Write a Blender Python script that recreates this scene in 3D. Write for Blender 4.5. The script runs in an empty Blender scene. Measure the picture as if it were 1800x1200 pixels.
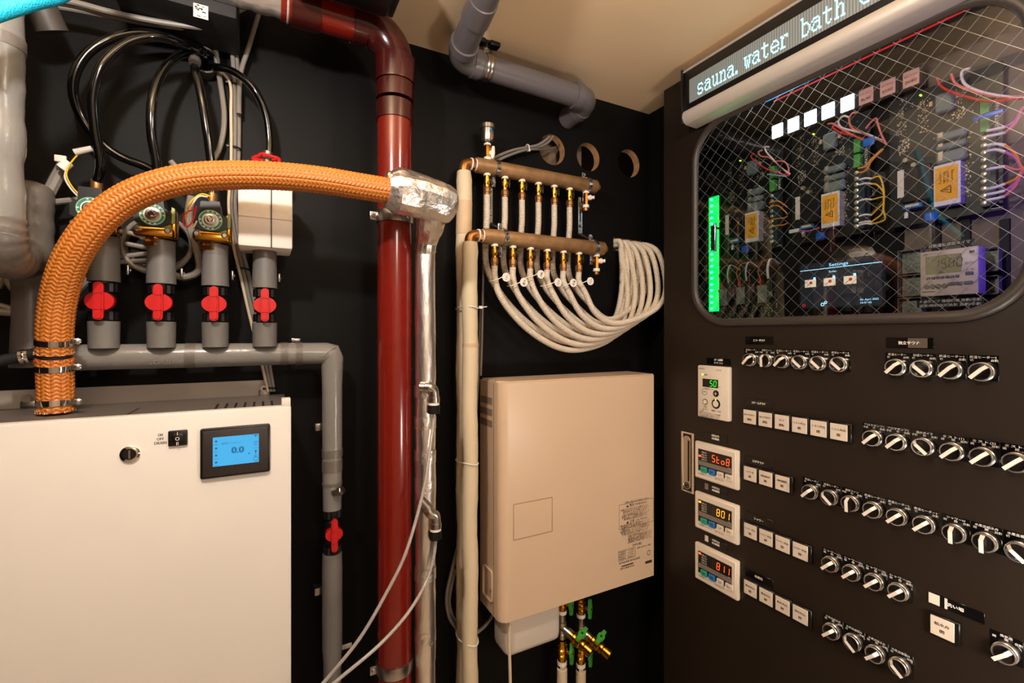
import bpy, bmesh, math, random
from mathutils import Vector, Matrix, noise
V = Vector
pi = math.pi
random.seed(7)
C = bpy.context.scene.collection
H = 1.5                                   # eye height; world origin is on the floor below the camera
F, CX, CY = 825.0, 900.0, 587.0           # focal length and horizon in a 1800 x 1200 frame
AZ = math.atan(439/825.0)                 # the view is turned this far from the back wall's normal
SA, CA = math.sin(AZ), math.cos(AZ)
YW, XP, XW, ZC = 1.04, .95, 1.014, H+.653 # back wall, panel face, right wall, ceiling

# ---------------------------------------------------------------- camera, world, lamps, exposure
cam = bpy.data.cameras.new('camera'); co = bpy.data.objects.new('camera', cam); C.objects.link(co)
cam.sensor_width = 36; cam.lens = 36*F/1800
cam.shift_y = -(600-CY)/1800
cam.clip_start = .02
co.location = (0, 0, H); co.rotation_euler = (pi/2, 0, -AZ)
bpy.context.scene.camera = co
sc = bpy.context.scene
sc.view_settings.view_transform = 'Standard'; sc.view_settings.look = 'None'
sc.view_settings.gamma = 1; sc.view_settings.use_curve_mapping = False
sc.view_settings.exposure = 0.0
w = bpy.data.worlds.new('world'); sc.world = w; w.use_nodes = True
w.node_tree.nodes['Background'].inputs[0].default_value = (1, .8, .62, 1)
w.node_tree.nodes['Background'].inputs[1].default_value = .02
def lamp(name, loc, energy, radius, col=(1, .77, .56), kind='POINT', size=None, aim=None):
    l = bpy.data.lights.new(name, kind); l.energy = energy; l.color = col
    if kind == 'POINT': l.shadow_soft_size = radius
    if kind == 'SPOT': l.shadow_soft_size = radius; l.spot_size = 2.6; l.spot_blend = .6
    if kind == 'AREA': l.shape = 'DISK'; l.size = size
    o = bpy.data.objects.new(name, l); C.objects.link(o); o.location = loc
    if aim: o.rotation_euler = (V(aim)-V(loc)).to_track_quat('-Z', 'Y').to_euler()
    return o
lamp('ceiling_lamp', (-.16, .34, H+.50), 18, .022, (1, .94, .88))
lamp('room_fill', (.25, -.75, H+.50), 13, .10, (1, .9, .8))  # added fill behind the camera, no real fixture
lamp('ceiling_fill', (.46, .28, H+.55), 4.5, .03, (1, .88, .74))  # unseen light added to brighten the ceiling
lamp('panel_fill', (.76, .03, H-.38), 8, .08, (1, .90, .80))  # unseen low light added to lift the ceiling and the panel

# ---------------------------------------------------------------- points from the photograph
def ray(px, py):
    u = (px-CX)/F
    return V((SA+u*CA, CA-u*SA, (CY-py)/F))
def PY(px, py, Y):
    d = ray(px, py); d = d*(Y/d.y); d.z += H; return d
def PX(px, py, X):
    d = ray(px, py); d = d*(X/d.x); d.z += H; return d
def vp(l, r, Y):                          # centre x and radius of an upright pipe with its axis at depth Y
    a, b = math.atan((l-CX)/F)+AZ, math.atan((r-CX)/F)+AZ
    m, h = (a+b)/2, (b-a)/2; R = Y/math.cos(m)
    return R*math.sin(m), R*math.sin(h)
def path(pts, Y=None):                    # [(px, py, Y)...]
    return [PY(p[0], p[1], p[2] if len(p) > 2 else Y) for p in pts]
def spline(pts, n=8, closed=False):
    pts = [V(p) for p in pts]; out = []
    N = len(pts); rng = N if closed else N-1
    for i in range(rng):
        if closed: a, b, c, d = pts[i-1], pts[i], pts[(i+1) % N], pts[(i+2) % N]
        else:
            b, c = pts[i], pts[i+1]
            a = pts[i-1] if i else b*2-c
            d = pts[i+2] if i+2 < N else c*2-b
        l1, l2, l3 = max((b-a).length, 1e-6)**.5, max((c-b).length, 1e-6)**.5, max((d-c).length, 1e-6)**.5
        for k in range(n):
            t = k/n
            m1 = ((b-a)/l1-(c-a)/(l1+l2)+(c-b)/l2)*l2
            m2 = ((c-b)/l2-(d-b)/(l2+l3)+(d-c)/l3)*l2
            out.append((2*t**3-3*t*t+1)*b+(t**3-2*t*t+t)*m1+(-2*t**3+3*t*t)*c+(t**3-t*t)*m2)
    if not closed: out.append(pts[-1])
    return out
def resample(pts, step):
    L = [0]
    for a, b in zip(pts, pts[1:]): L.append(L[-1]+(b-a).length)
    n = max(2, int(L[-1]/step)+1); out = []; j = 0
    for i in range(n):
        s = L[-1]*i/(n-1)
        while j < len(L)-2 and L[j+1] < s: j += 1
        t = (s-L[j])/max(L[j+1]-L[j], 1e-9)
        out.append(pts[j].lerp(pts[j+1], min(t, 1)))
    return out

# ---------------------------------------------------------------- materials
def lin(h):
    if isinstance(h, str):
        h = h.lstrip('#'); c = [int(h[i:i+2], 16)/255 for i in (0, 2, 4)]
        return tuple(x/12.92 if x <= .04045 else ((x+.055)/1.055)**2.4 for x in c)+(1,)
    return tuple(h)+(1,)
MATS = {}
def M(name, col, rough=.5, metal=0, bump=0, bscale=60, var=0, vscale=8, coat=0, emit=None, estr=0, spec=.5, trans=0, vcol=None, stretch=None):
    m = bpy.data.materials.new(name); m.use_nodes = True; nt = m.node_tree; N = nt.nodes; L = nt.links
    b = N['Principled BSDF']; b.inputs['Base Color'].default_value = lin(col)
    b.inputs['Roughness'].default_value = rough; b.inputs['Metallic'].default_value = metal
    b.inputs['Specular IOR Level'].default_value = spec
    if coat: b.inputs['Coat Weight'].default_value = coat; b.inputs['Coat Roughness'].default_value = .08
    if trans: b.inputs['Transmission Weight'].default_value = trans
    if emit: b.inputs['Emission Color'].default_value = lin(emit); b.inputs['Emission Strength'].default_value = estr
    if bump or var:
        tc = N.new('ShaderNodeTexCoord'); src = tc.outputs['Object']
        if stretch:
            mp = N.new('ShaderNodeMapping'); mp.inputs['Scale'].default_value = stretch; L.new(src, mp.inputs[0]); src = mp.outputs[0]
    if bump:
        nz = N.new('ShaderNodeTexNoise'); nz.inputs['Scale'].default_value = bscale; nz.inputs['Detail'].default_value = 5
        L.new(src, nz.inputs['Vector'])
        bp = N.new('ShaderNodeBump'); bp.inputs['Strength'].default_value = bump; bp.inputs['Distance'].default_value = .004
        L.new(nz.outputs[0], bp.inputs['Height']); L.new(bp.outputs[0], b.inputs['Normal'])
    if var:
        nz = N.new('ShaderNodeTexNoise'); nz.inputs['Scale'].default_value = vscale; nz.inputs['Detail'].default_value = 6
        L.new(src, nz.inputs['Vector'])
        rp = N.new('ShaderNodeValToRGB'); c = lin(col); d = lin(vcol) if vcol else tuple(x*(1-var) for x in c[:3])+(1,)
        rp.color_ramp.elements[0].position = .35; rp.color_ramp.elements[1].position = .65
        rp.color_ramp.elements[0].color = d; rp.color_ramp.elements[1].color = c
        L.new(nz.outputs[0], rp.inputs[0]); L.new(rp.outputs[0], b.inputs['Base Color'])
    MATS[name] = m; return m
def glassmat(name, tint, ior, rough=0.0):
    m = bpy.data.materials.new(name); m.use_nodes = True; nt = m.node_tree; N = nt.nodes; L = nt.links
    N.remove(N['Principled BSDF']); out = N['Material Output']
    t = N.new('ShaderNodeBsdfTransparent'); t.inputs[0].default_value = lin(tint)
    g = N.new('ShaderNodeBsdfGlossy'); g.inputs['Roughness'].default_value = rough
    f = N.new('ShaderNodeFresnel'); f.inputs[0].default_value = ior
    x = N.new('ShaderNodeMixShader'); L.new(f.outputs[0], x.inputs[0]); L.new(t.outputs[0], x.inputs[1]); L.new(g.outputs[0], x.inputs[2])
    L.new(x.outputs[0], out.inputs[0]); MATS[name] = m; return m

wall_m = M('black_wall_paint', '#0b0a09', .55, spec=.15, bump=.05, bscale=260, var=.25, vscale=3)
ceil_m = M('beige_ceiling_board', '#f4d5ac', .85, bump=.02, bscale=120)
room_m = M('pale_plaster', '#d8c8b4', .8)
floor_m = M('pale_floor_tile', '#cfc0ac', .5, var=.1)
ply_m = M('plywood_edge', '#b98a5e', .8, var=.35, vscale=60)
void_m = M('unpainted_board', '#8d7560', .85, var=.2, vscale=20)
panel_m = M('satin_black_panel', '#221912', .42, bump=.02, bscale=420, spec=.35)
greyp = M('grey_vinyl_wrap', '#6d6a66', .42, bump=.12, bscale=45, var=.12, vscale=16)
greytape = M('grey_tape', '#665f58', .36, bump=.3, bscale=50)
greyshiny = M('shiny_grey_wrap', '#7d7a75', .24, bump=.5, bscale=22, var=.1)
pvc = M('grey_pvc', '#655f60', .30, bump=.01, bscale=90)
clearpipe = M('clear_foil_sleeve', '#b9b4ac', .2, .6, bump=.6, bscale=40)
redp = M('oxblood_pvc', '#74190f', .2, coat=.3, var=.12, vscale=5)
redfit = M('oxblood_fitting', '#3c100d', .2, coat=.15, var=.1, vscale=9)
redband = M('brick_red_band', '#94361f', .25, coat=.3)
orange = M('orange_braid', '#c67a34', .45, spec=.5, var=.18, vscale=500, vcol='#b5641a')
redthread = M('red_thread', '#c8231c', .7)
white_steel = M('white_painted_steel', '#ddd7cf', .34, var=.03, vscale=4)
grey_steel = M('grey_painted_top', '#645d57', .4, var=.1, vscale=7)
lightsteel = M('bare_light_steel', '#b5aca3', .45, .2, var=.15, vscale=12)
beige_steel = M('beige_painted_steel', '#d6ba9d', .33, var=.03, vscale=4)
tank_m = M('milky_plastic', '#d6cabd', .35)
foam = M('white_foam', '#efe3d6', .75, bump=.1, bscale=120)
foil = M('aluminium_foil', '#faf3ec', .34, 1, bump=.7, bscale=70)
foilsmooth = M('aluminium_tape', '#faf3ec', .32, 1, bump=.8, bscale=45, stretch=(1, 1, .25))
kraft = M('tan_seam', '#b99a72', .7)
wrap = M('beige_pipe_wrap', '#d9c6a6', .62, bump=.2, bscale=30, var=.06, vscale=10)
wrap2 = M('tan_pipe_wrap', '#cdb18f', .6, bump=.2, bscale=30)
whiteplastic = M('white_plastic', '#f0e8dd', .4)
hose_m = M('ivory_corrugated_hose', '#d8cab6', .5)
brass = M('brass', '#c98f33', .22, 1)
brassdull = M('cast_bronze', '#a5764a', .42, .85, bump=.1, bscale=150, var=.25, vscale=60)
bronze = M('manifold_bronze', '#a37c50', .5, .4, bump=.12, bscale=90, var=.35, vscale=40)
copper = M('copper_elbow', '#a9733f', .38, .9)
nickel = M('nickel_plate', '#bcb6ad', .28, 1)
bezel_m = M('bezel_chrome', '#f2ebe2', .2, .9)
chrome = M('chrome', '#e8e4de', .07, 1)
steel = M('zinc_steel', '#b9b4b0', .28, 1, var=.2, vscale=60)
blackrub = M('gloss_black_hose', '#060606', .1, coat=.6)
blackpl = M('black_plastic', '#0e0d0d', .36)
blackmat = M('matt_black', '#0c0b0b', .7)
redpl = M('red_plastic', '#bd1519', .3)
redwheel = M('red_enamel', '#c01f22', .35)
greenpl = M('green_plastic', '#3f9c3a', .4)
greencable = M('grey_cable', '#837b72', .4)
greycab = M('grey_cable_jacket', '#7d766d', .42)
tie_m = M('white_zip_tie', '#ece4d6', .4)
teal = M('cyan_braided_hose', '#16a9c9', .35, bump=.5, bscale=500)
yellowwire = M('yellow_wire', '#f0b91a', .4)
redwire = M('red_wire', '#d02a22', .4)
orangewire = M('orange_wire', '#ee8f1c', .4)
whitewire = M('white_wire', '#eee2da', .4)
pinkwire = M('salmon_wire', '#e8786a', .4)
magentawire = M('magenta_wire', '#d45fb0', .4)
clearhose = M('translucent_tube', '#d9d2cb', .22, trans=.55)
lightlev = M('switch_lever_white', '#f2e6d6', .35)
levbody = M('switch_body_black', '#17110e', .28)
plate_m = M('gloss_black_plate', '#0b0a0a', .12)
ink = M('black_ink', '#1d1a18', .7)
inkw = M('white_print', '#eee6dc', .6, emit='#eee6dc', estr=0)
inkg = M('grey_ink', '#6b635c', .7)
btn = M('ivory_button_face', '#dccbb8', .45)
remw = M('ivory_remote', '#e6d8c6', .4)
greybar = M('taupe_panel', '#7d7268', .5)
darkscreen = M('dark_screen', '#1a1512', .3)
tealkey = M('teal_key', '#2aa58a', .45)
bluekey = M('blue_key', '#2a78c0', .45)
def glow(name, col, s): return M(name, '#000000', .5, emit=col, estr=s)
e_green = glow('green_digits', '#20ff30', 2.2)
e_orange = glow('orange_digits', '#ff7a18', 3.2)
e_amber = glow('amber_digits', '#ff9c20', 3.2)
e_red = glow('red_digits', '#ff5020', 3.2)
e_cyan = glow('cyan_dots', '#9af4ff', 3.0)
e_lime = glow('lime_indicator', '#b8ff20', 3)
e_white = glow('white_backlight', '#d0eeff', 16)
e_strip = glow('green_led', '#30ff90', 14)
e_stripbar = glow('green_led_bar', '#00d050', 2.2)
e_violet = glow('violet_led', '#5a3cff', 14)
e_lcd = glow('blue_lcd', '#48b8f2', .95)
e_lcdtext = M('lcd_ink', '#0b5b93', .6, emit='#0b5b93', estr=.55)
e_pale = glow('pale_screen_line', '#9fdcff', 1.8)
e_night = glow('screen_background', '#39455c', .14)
e_icon = glow('screen_thumbnail', '#ffe9c8', .8)
e_iconred = glow('screen_red_dot', '#e02828', .8)
alu = M('brushed_aluminium', '#ddd3ca', .38, .45, bump=.1, bscale=90, stretch=(1, .02, 1))
signback = M('led_matrix_back', '#85837e', .5, emit='#8fb0b0', estr=.22)
signline = M('led_matrix_line', '#5f605d', .5)
gasket = M('rubber_gasket', '#3a322d', .42)
wiremesh = M('glass_wire', '#c9bdb0', .35, .5)
glass_m = glassmat('wired_glass', '#f4f6f2', 1.62)
clearbox = glassmat('clear_plastic', '#dfe6e6', 1.5, .08)
pcb = M('dark_circuit_board', '#060908', .4, var=.3, vscale=60)
pcbgrey = M('grey_circuit_board', '#8b9286', .5, var=.6, vscale=260)
pads = M('solder_pads', '#d8c4a8', .3, .7)
greyfuse = M('grey_fuse_body', '#6f7a78', .35)
relayw = M('white_relay', '#e6ddd6', .4)
warny = M('yellow_sticker', '#f6a910', .5)
blueb = M('blue_component', '#1f62c0', .35)
bluecap = M('pale_blue_component', '#2a6f9c', .4)
greent = M('green_terminal', '#4fa044', .4)
tealterm = M('dark_teal_terminal', '#17303a', .4)
pinklab = M('pink_label', '#f0b0a4', .5)
lcdg = M('olive_lcd', '#a7a077', .3)
timer_m = M('timer_case', '#d9c6b8', .4)
orangeconn = M('orange_connector', '#e0682a', .5)
greenlab = M('green_label_disc', '#0f7d5c', .4)
paper = M('white_label_paper', '#e2d6c8', .6)
olive = M('olive_brass_plate', '#8f9a58', .4, .3)
bluelab = M('blue_label', '#2f6fb0', .4)

# ---------------------------------------------------------------- mesh builder
def frame_of(d):
    d = d.normalized(); a = V((0, 0, 1)) if abs(d.z) < .9 else V((1, 0, 0))
    u = d.cross(a).normalized(); return u, u.cross(d).normalized()
TXT = {}
def text_data(s):
    if s not in TXT:
        c = bpy.data.curves.new('t', 'FONT'); c.body = s; c.resolution_u = 3 if s.isascii() else 1; c.size = 1; c.align_x = 'CENTER'
        o = bpy.data.objects.new('t', c); m = o.to_mesh()
        TXT[s] = ([tuple(v.co) for v in m.vertices], [tuple(p.vertices) for p in m.polygons])
        o.to_mesh_clear(); bpy.data.objects.remove(o); bpy.data.curves.remove(c)
    return TXT[s]
class MB:
    def __init__(s): s.v = []; s.f = []; s.mi = []; s.m = 0
    def add(s, vs, fs):
        n = len(s.v); s.v += [V(x) for x in vs]
        s.f += [tuple(n+i for i in f) for f in fs]; s.mi += [s.m]*len(fs); return s
    def ring(s, c, u, v, r, n, ph=0):
        c = V(c)
        return [c+u*(r*math.cos(2*pi*k/n+ph))+v*(r*math.sin(2*pi*k/n+ph)) for k in range(n)]
    def loft(s, rings, caps=True, closed=False):
        n = len(rings[0]); vs = [p for r in rings for p in r]; fs = []
        m = len(rings)
        for i in range(m if closed else m-1):
            j = (i+1) % m
            for k in range(n):
                fs.append((i*n+k, i*n+(k+1) % n, j*n+(k+1) % n, j*n+k))
        if caps and not closed:
            fs.append(tuple(reversed(range(n)))); fs.append(tuple((m-1)*n+k for k in range(n)))
        return s.add(vs, fs)
    def tube(s, pts, r, n=10, caps=True, closed=False, flat=None):
        pts = [V(p) for p in pts]; N = len(pts); rings = []; u = None
        for i, p in enumerate(pts):
            a = pts[i-1] if (i or closed) else p; b = pts[(i+1) % N] if (i < N-1 or closed) else p
            d = (b-a).normalized()
            if u is None: u, v = frame_of(d)
            else:
                u = (u-d*u.dot(d))
                u = u.normalized() if u.length > 1e-6 else frame_of(d)[0]
                v = u.cross(d).normalized()
            rr = r[i] if isinstance(r, (list, tuple)) else r
            rings.append(s.ring(p, u, v, rr, n))
        return s.loft(rings, caps, closed)
    def cyl(s, a, b, r, r2=None, n=16, caps=True):
        a, b = V(a), V(b); u, v = frame_of(b-a)
        return s.loft([s.ring(a, u, v, r, n), s.ring(b, u, v, r if r2 is None else r2, n)], caps)
    def lathe(s, o, axis, prof, n=20, caps=True):
        o, axis = V(o), V(axis).normalized(); u, v = frame_of(axis)
        return s.loft([s.ring(o+axis*t, u, v, max(r, 1e-5), n) for t, r in prof], caps)
    def torus(s, c, axis, R, r, n=24, k=8):
        u, v = frame_of(V(axis)); c = V(c)
        return s.tube(s.ring(c, u, v, R, n), r, k, closed=True)
    def box(s, lo, hi, bev=0, seg=2, mat=None):
        lo, hi = V(lo), V(hi)
        a = V([min(x, y) for x, y in zip(lo, hi)]); b = V([max(x, y) for x, y in zip(lo, hi)])
        if not bev:
            vs = [(x, y, z) for x in (a.x, b.x) for y in (a.y, b.y) for z in (a.z, b.z)]
            fs = [(0, 1, 3, 2), (4, 6, 7, 5), (0, 4, 5, 1), (2, 3, 7, 6), (0, 2, 6, 4), (1, 5, 7, 3)]
            if mat: vs = [mat @ V(x) for x in vs]
            return s.add(vs, fs)
        bm = bmesh.new(); bmesh.ops.create_cube(bm, size=1)
        for v in bm.verts: v.co = V([(a[i]+b[i])/2+v.co[i]*(b[i]-a[i]) for i in range(3)])
        bmesh.ops.bevel(bm, geom=bm.edges[:], offset=bev, segments=seg, profile=.5, affect='EDGES')
        return s.bm(bm, mat)
    def bm(s, bm, mat=None):
        bm.verts.index_update()
        s.add([(mat @ v.co) if mat else v.co.copy() for v in bm.verts], [tuple(v.index for v in f.verts) for f in bm.faces]); bm.free(); return s
    def prism(s, poly, o, U, W, D, d0, d1):      # poly in (U, W), extruded along D
        o, U, W, D = V(o), V(U), V(W), V(D); n = len(poly)
        vs = [o+U*x+W*y+D*d0 for x, y in poly]+[o+U*x+W*y+D*d1 for x, y in poly]
        fs = [tuple(range(n)), tuple(reversed(range(n, 2*n)))]+[(i, i+n, (i+1) % n+n, (i+1) % n) for i in range(n)]
        return s.add(vs, fs)
    def quad(s, a, b, c, d): return s.add([a, b, c, d], [(0, 1, 2, 3)])
    def rect(s, o, U, W, w, h):
        o, U, W = V(o), V(U), V(W)
        return s.add([o-U*w/2-W*h/2, o+U*w/2-W*h/2, o+U*w/2+W*h/2, o-U*w/2+W*h/2], [(0, 1, 2, 3)])
    def bold(s, t, o, U, W, size, width=None, d=.0003):
        for k in (-1, 0, 1): s.text(t, V(o)+V(U)*d*k+V(U).cross(V(W))*.00003*k, U, W, size, width)
        return s
    def text(s, t, o, U, W, size, width=None):   # centred text, flat print
        vs, fs = text_data(t); o, U, W = V(o), V(U), V(W)
        k = 1
        if width and vs:
            ww = (max(v[0] for v in vs)-min(v[0] for v in vs))*size
            k = width/ww if ww > 0 else 1
        return s.add([o+U*(x*size*k)+W*((y-.36)*size) for x, y, z in vs], fs)
def mesh_of(name, mb, mat, org=V((0, 0, 0)), flip=True, smooth=38):
    me = bpy.data.meshes.new(name)
    me.from_pydata([tuple(v-org) for v in mb.v], [], mb.f)
    for m in (mat if isinstance(mat, (list, tuple)) else [mat]): me.materials.append(m)
    if any(mb.mi): me.polygons.foreach_set('material_index', mb.mi)
    if flip:
        bm = bmesh.new(); bm.from_mesh(me); bmesh.ops.recalc_face_normals(bm, faces=bm.faces[:]); bm.to_mesh(me); bm.free()
    if smooth:
        me.polygons.foreach_set('use_smooth', [True]*len(me.polygons)); me.set_sharp_from_angle(angle=math.radians(smooth))
    me.update(); return me
ORG = {}
def thing(name, label, cat, loc, group=None):
    o = bpy.data.objects.new(name, None); o.empty_display_size = .02; C.objects.link(o)
    o.location = loc; ORG[o.name] = V(loc); o['label'] = label; o['category'] = cat
    if group: o['group'] = group
    return o
def part(name, mb, mat, parent, label=None, stuff=False, **k):
    org = ORG[parent.name]
    o = bpy.data.objects.new(name, mesh_of(name, mb, mat, org, **k)); C.objects.link(o); o.parent = parent; ORG[o.name] = org
    if label: o['label'] = label
    if stuff: o['kind'] = 'stuff'
    return o
def solo(name, label, cat, mb, mat, group=None, loc=None, **k):
    org = V(loc) if loc is not None else sum(mb.v, V((0, 0, 0)))/len(mb.v)
    o = bpy.data.objects.new(name, mesh_of(name, mb, mat, org, **k)); C.objects.link(o); o.location = org; ORG[o.name] = org
    o['label'] = label; o['category'] = cat
    if group: o['group'] = group
    return o
def struct(name, mb, mat, parent=None, **k):
    o = bpy.data.objects.new(name, mesh_of(name, mb, mat, **k)); C.objects.link(o); ORG[o.name] = V((0, 0, 0))
    if parent: o.parent = parent
    else: o['kind'] = 'structure'
    return o
def dup(root, loc, label, group=None, rename=None):
    r = root.copy(); C.objects.link(r); r.location = loc; r['label'] = label; ORG[r.name] = V(loc)
    if group: r['group'] = group
    for ch in list(root.children):
        c = ch.copy(); C.objects.link(c); c.parent = r; ORG[c.name] = V(loc)
        for g in ch.children:
            d = g.copy(); C.objects.link(d); d.parent = c
    return r
X1, Y1, Z1 = V((1, 0, 0)), V((0, 1, 0)), V((0, 0, 1))
# ================================================================ the room
HOLES = [(PY(970.5, 263, YW), .040), (PY(1034, 276, YW), .0385), (PY(1105.5, 287, YW), .040)]
SL0, SL1 = PY(1078, 417, YW), PY(1126, 449, YW)       # slot where the ivory hoses leave the wall
SLX0, SLX1, SLZ0, SLZ1 = SL0.x, SL1.x, SL1.z+.002, SL0.z
def back_wall_grid():
    m = MB(); hs = .046; n = 32; EPS = 1e-6
    xs = sorted({-1.2, SLX0, SLX1, XW+.14}|{c.x-hs for c, r in HOLES}|{c.x+hs for c, r in HOLES})
    zs = sorted({0, SLZ0, SLZ1, ZC+.02}|{c.z-hs for c, r in HOLES}|{c.z+hs for c, r in HOLES})
    for a, b in zip(xs, xs[1:]):
        for p, q in zip(zs, zs[1:]):
            cx, cz = (a+b)/2, (p+q)/2
            if any(abs(cx-c.x) < hs and abs(cz-c.z) < hs for c, r in HOLES): continue
            if SLX0 < cx < SLX1 and SLZ0 < cz < SLZ1: continue
            m.quad(V((a, YW, p)), V((b, YW, p)), V((b, YW, q)), V((a, YW, q)))
    for c, r in HOLES:
        inn = [V((c.x+r*math.cos(2*pi*k/n), YW, c.z+r*math.sin(2*pi*k/n))) for k in range(n)]; out = []
        for k in range(n):
            ca, sa = math.cos(2*pi*k/n), math.sin(2*pi*k/n); q = hs/max(abs(ca), abs(sa))
            out.append(V((c.x+ca*q, YW, c.z+sa*q)))
        m.add(inn+out, [(k, (k+1) % n, n+(k+1) % n, n+k) for k in range(n)])
    return m
wall = struct('wall_back', back_wall_grid(), wall_m, flip=False, smooth=0)
for c, r in HOLES:
    e = MB(); e.loft([e.ring(V((c.x, y, c.z)), X1, Z1, q, 32) for y, q in ((YW, r), (YW+.022, r-.001))], caps=False)
    struct('hole_edge', e, ply_m, wall)
e = MB(); T = .022
for a, b in (((SLX0, SLZ0), (SLX1, SLZ0)), ((SLX1, SLZ0), (SLX1, SLZ1)), ((SLX1, SLZ1), (SLX0, SLZ1)), ((SLX0, SLZ1), (SLX0, SLZ0))):
    e.quad(V((a[0], YW, a[1])), V((b[0], YW, b[1])), V((b[0], YW+T, b[1])), V((a[0], YW+T, a[1])))
struct('slot_edge', e, ply_m, wall)
m = MB(); m.box((.45, YW+.055, 1.4), (.808, YW+.065, ZC+.02)); m.box((.808, YW+.15, 1.4), (1.3, YW+.16, ZC+.02)); struct('wall_cavity', m, void_m)
m = MB(); m.box((-1.25, -1.5, ZC), (1.3, 1.3, ZC+.02)); struct('ceiling', m, ceil_m)
m = MB(); m.box((-1.25, -1.5, -.02), (1.3, 1.3, 0)); struct('floor', m, floor_m)
m = MB(); m.box((XW, .925, 0), (XW+.02, YW, ZC)); struct('wall_right', m, wall_m)
m = MB(); m.box((-1.25, -1.5, 0), (-1.2, YW, ZC)); struct('wall_left', m, wall_m)
m = MB(); m.box((-1.2, -1.5, 0), (1.3, -1.45, ZC)); struct('wall_front', m, room_m)
m = MB(); m.box((1.25, -1.45, 0), (1.3, -.45, ZC)); struct('wall_side', m, room_m)

# ================================================================ steam generator cabinet (white box)
BX0, BX1, BY0, BY1, BZ = -.62, .0416, .84, 1.03, H-.116
g = thing('steam_generator', 'big white steel steam generator with blue touch screen under the orange hose', 'boiler', (-.29, .935, 0))
m = MB(); m.box((BX0, BY0, .1), (BX1, BY0+.02, BZ), .003); front = part('front_panel', m, white_steel, g)
m = MB(); m.box((BX0, BY0+.02, .1), (BX1-.004, BY1, BZ-.002)); part('body', m, grey_steel, g)
m = MB(); m.box((BX1-.014, BY0+.001, BZ-.002), (BX1-.001, BY0+.019, BZ+.012), .001); part('corner_tab', m, white_steel, g)
m = MB(); p = PY(470, 668, BY1); m.box((-.37, BY1-.003, BZ-.01), (p.x+.004, BY1, BZ+.027)); part('wall_bracket', m, lightsteel, g)
for px, py in ((48, 700), (464, 682)):
    p = PY(px, py, BY1-.006); m = MB(); m.cyl(p, p+V((0, -.006, 0)), .006, n=12); m.box(p+V((-.009, .001, -.016)), p+V((.009, .004, -.004)), .002)
    part('bracket_screw', m, steel, g)
for k in range(7):
    x0 = .0416-.014-.0133*k-.013
    m = MB(); m.box((x0-.0017, BY0+.026, BZ-.0018), (x0+.0017, BY0+.088, BZ-.0012)); part('vent_slot', m, blackmat, g)
for (px, py), (qx, qy) in (((219, 729), (245, 715)), ((48, 739), (75, 737))):
    def PZt(x, y):
        d = ray(x, y); return d*((BZ-H)/d.z)+V((0, 0, H))
    a, b = PZt(px, py), PZt(qx, qy); d = (b-a).normalized(); s = V((-d.y, d.x, 0))*.0012
    m = MB(); m.add([a+s+Z1*.0, a-s, b-s, b+s], [(0, 1, 2, 3)]); m.v = [v+Z1*(-.0014) for v in m.v]; part('vent_slot', m, blackmat, g)
# lock, rocker switch, screen on the front panel
p = PY(229, 797, BY0); m = MB(); m.lathe(p, -Y1, [(0, .0115), (.003, .0115), (.0045, .0095)], 24); lk = part('lock', m, chrome, g)
m = MB(); m.lathe(p+V((0, -.0046, 0)), -Y1, [(0, .0078), (.0006, .0075)], 20); part('lock_core', m, blackpl, lk)
m = MB(); m.box(p+V((-.001, -.0058, -.006)), p+V((.001, -.0052, .006))); part('key_slot', m, steel, lk)
a, b = PY(296, 757, BY0), PY(330, 781, BY0); m = MB()
m.box((a.x, BY0-.004, b.z), (b.x, BY0+.002, a.z), .0015); sw = part('rocker_switch', m, blackpl, g)
m = MB(); m.box((a.x+.005, BY0-.007, b.z+.005), (b.x-.004, BY0-.002, a.z-.004), .002); part('rocker', m, blackpl, sw)
m = MB()
for dz, t in ((.0075, 'I'), (0, 'O'), (-.007, 'II')): m.text(t, ((a.x+b.x)/2, BY0-.0073, (a.z+b.z)/2+dz), X1, Z1, .007)
part('marking', m, inkw, sw)
m = MB()
for dy, t in ((764, 'ON'), (771, 'OFF'), (778, 'DRAIN')): m.bold(t, PY(282, dy, BY0-.0004), X1, Z1, .0056, .0028*len(t), .0002)
part('marking', m, inkg, g)
a, b = PY(352, 753, BY0), PY(475, 829, BY0); cz0, cz1 = PY(352, 842, BY0).z, a.z
m = MB(); m.box((a.x, BY0-.006, cz0), (b.x, BY0+.002, cz1), .003); ts = part('touch_screen', m, blackpl, g)
m = MB(); m.box((a.x+.003, BY0-.0075, cz0+.003), (b.x-.003, BY0-.005, cz1-.003), .002); part('bezel', m, M('graphite_bezel', '#2c2523', .5), ts)
s0, s1 = PY(374, 769, BY0-.0077), PY(455, 814, BY0-.0077); sz0 = PY(374, 820.5, BY0-.0077).z
cx, cz, sw_, sh_ = (s0.x+s1.x)/2, (s0.z+sz0)/2, s1.x-s0.x, s0.z-sz0
m = MB(); m.rect((cx, BY0-.0077, cz), X1, Z1, sw_, sh_); part('lcd', m, e_lcd, ts)
m = MB(); yy = BY0-.0079
m.bold('0.0', (cx+.002, yy, cz+.0005), X1, Z1, .0135, None, .0007); m.text('電流値 メインメニュー', (cx-.006, yy, cz+.0115), X1, Z1, .0042, .026)
for i in range(4):
    z = cz+sh_*(.36-.24*i)
    for sx in (-1, 1):
        x = cx+sx*sw_*.43
        m.rect((x, yy, z-.005), X1, Z1, .006, .0005)
    m.rect((cx-sw_*.43, yy, z), X1, Z1, .003, .003)
for k in range(16):
    t0 = 2*pi*k/16; m.rect((cx+sw_*.43+.003*math.cos(t0), yy, cz-sh_*.36+.003*math.sin(t0)), X1, Z1, .0009, .0009)
m.rect((cx+sw_*.43, yy, cz-sh_*.36+.003), X1, Z1, .0008, .004)
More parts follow.
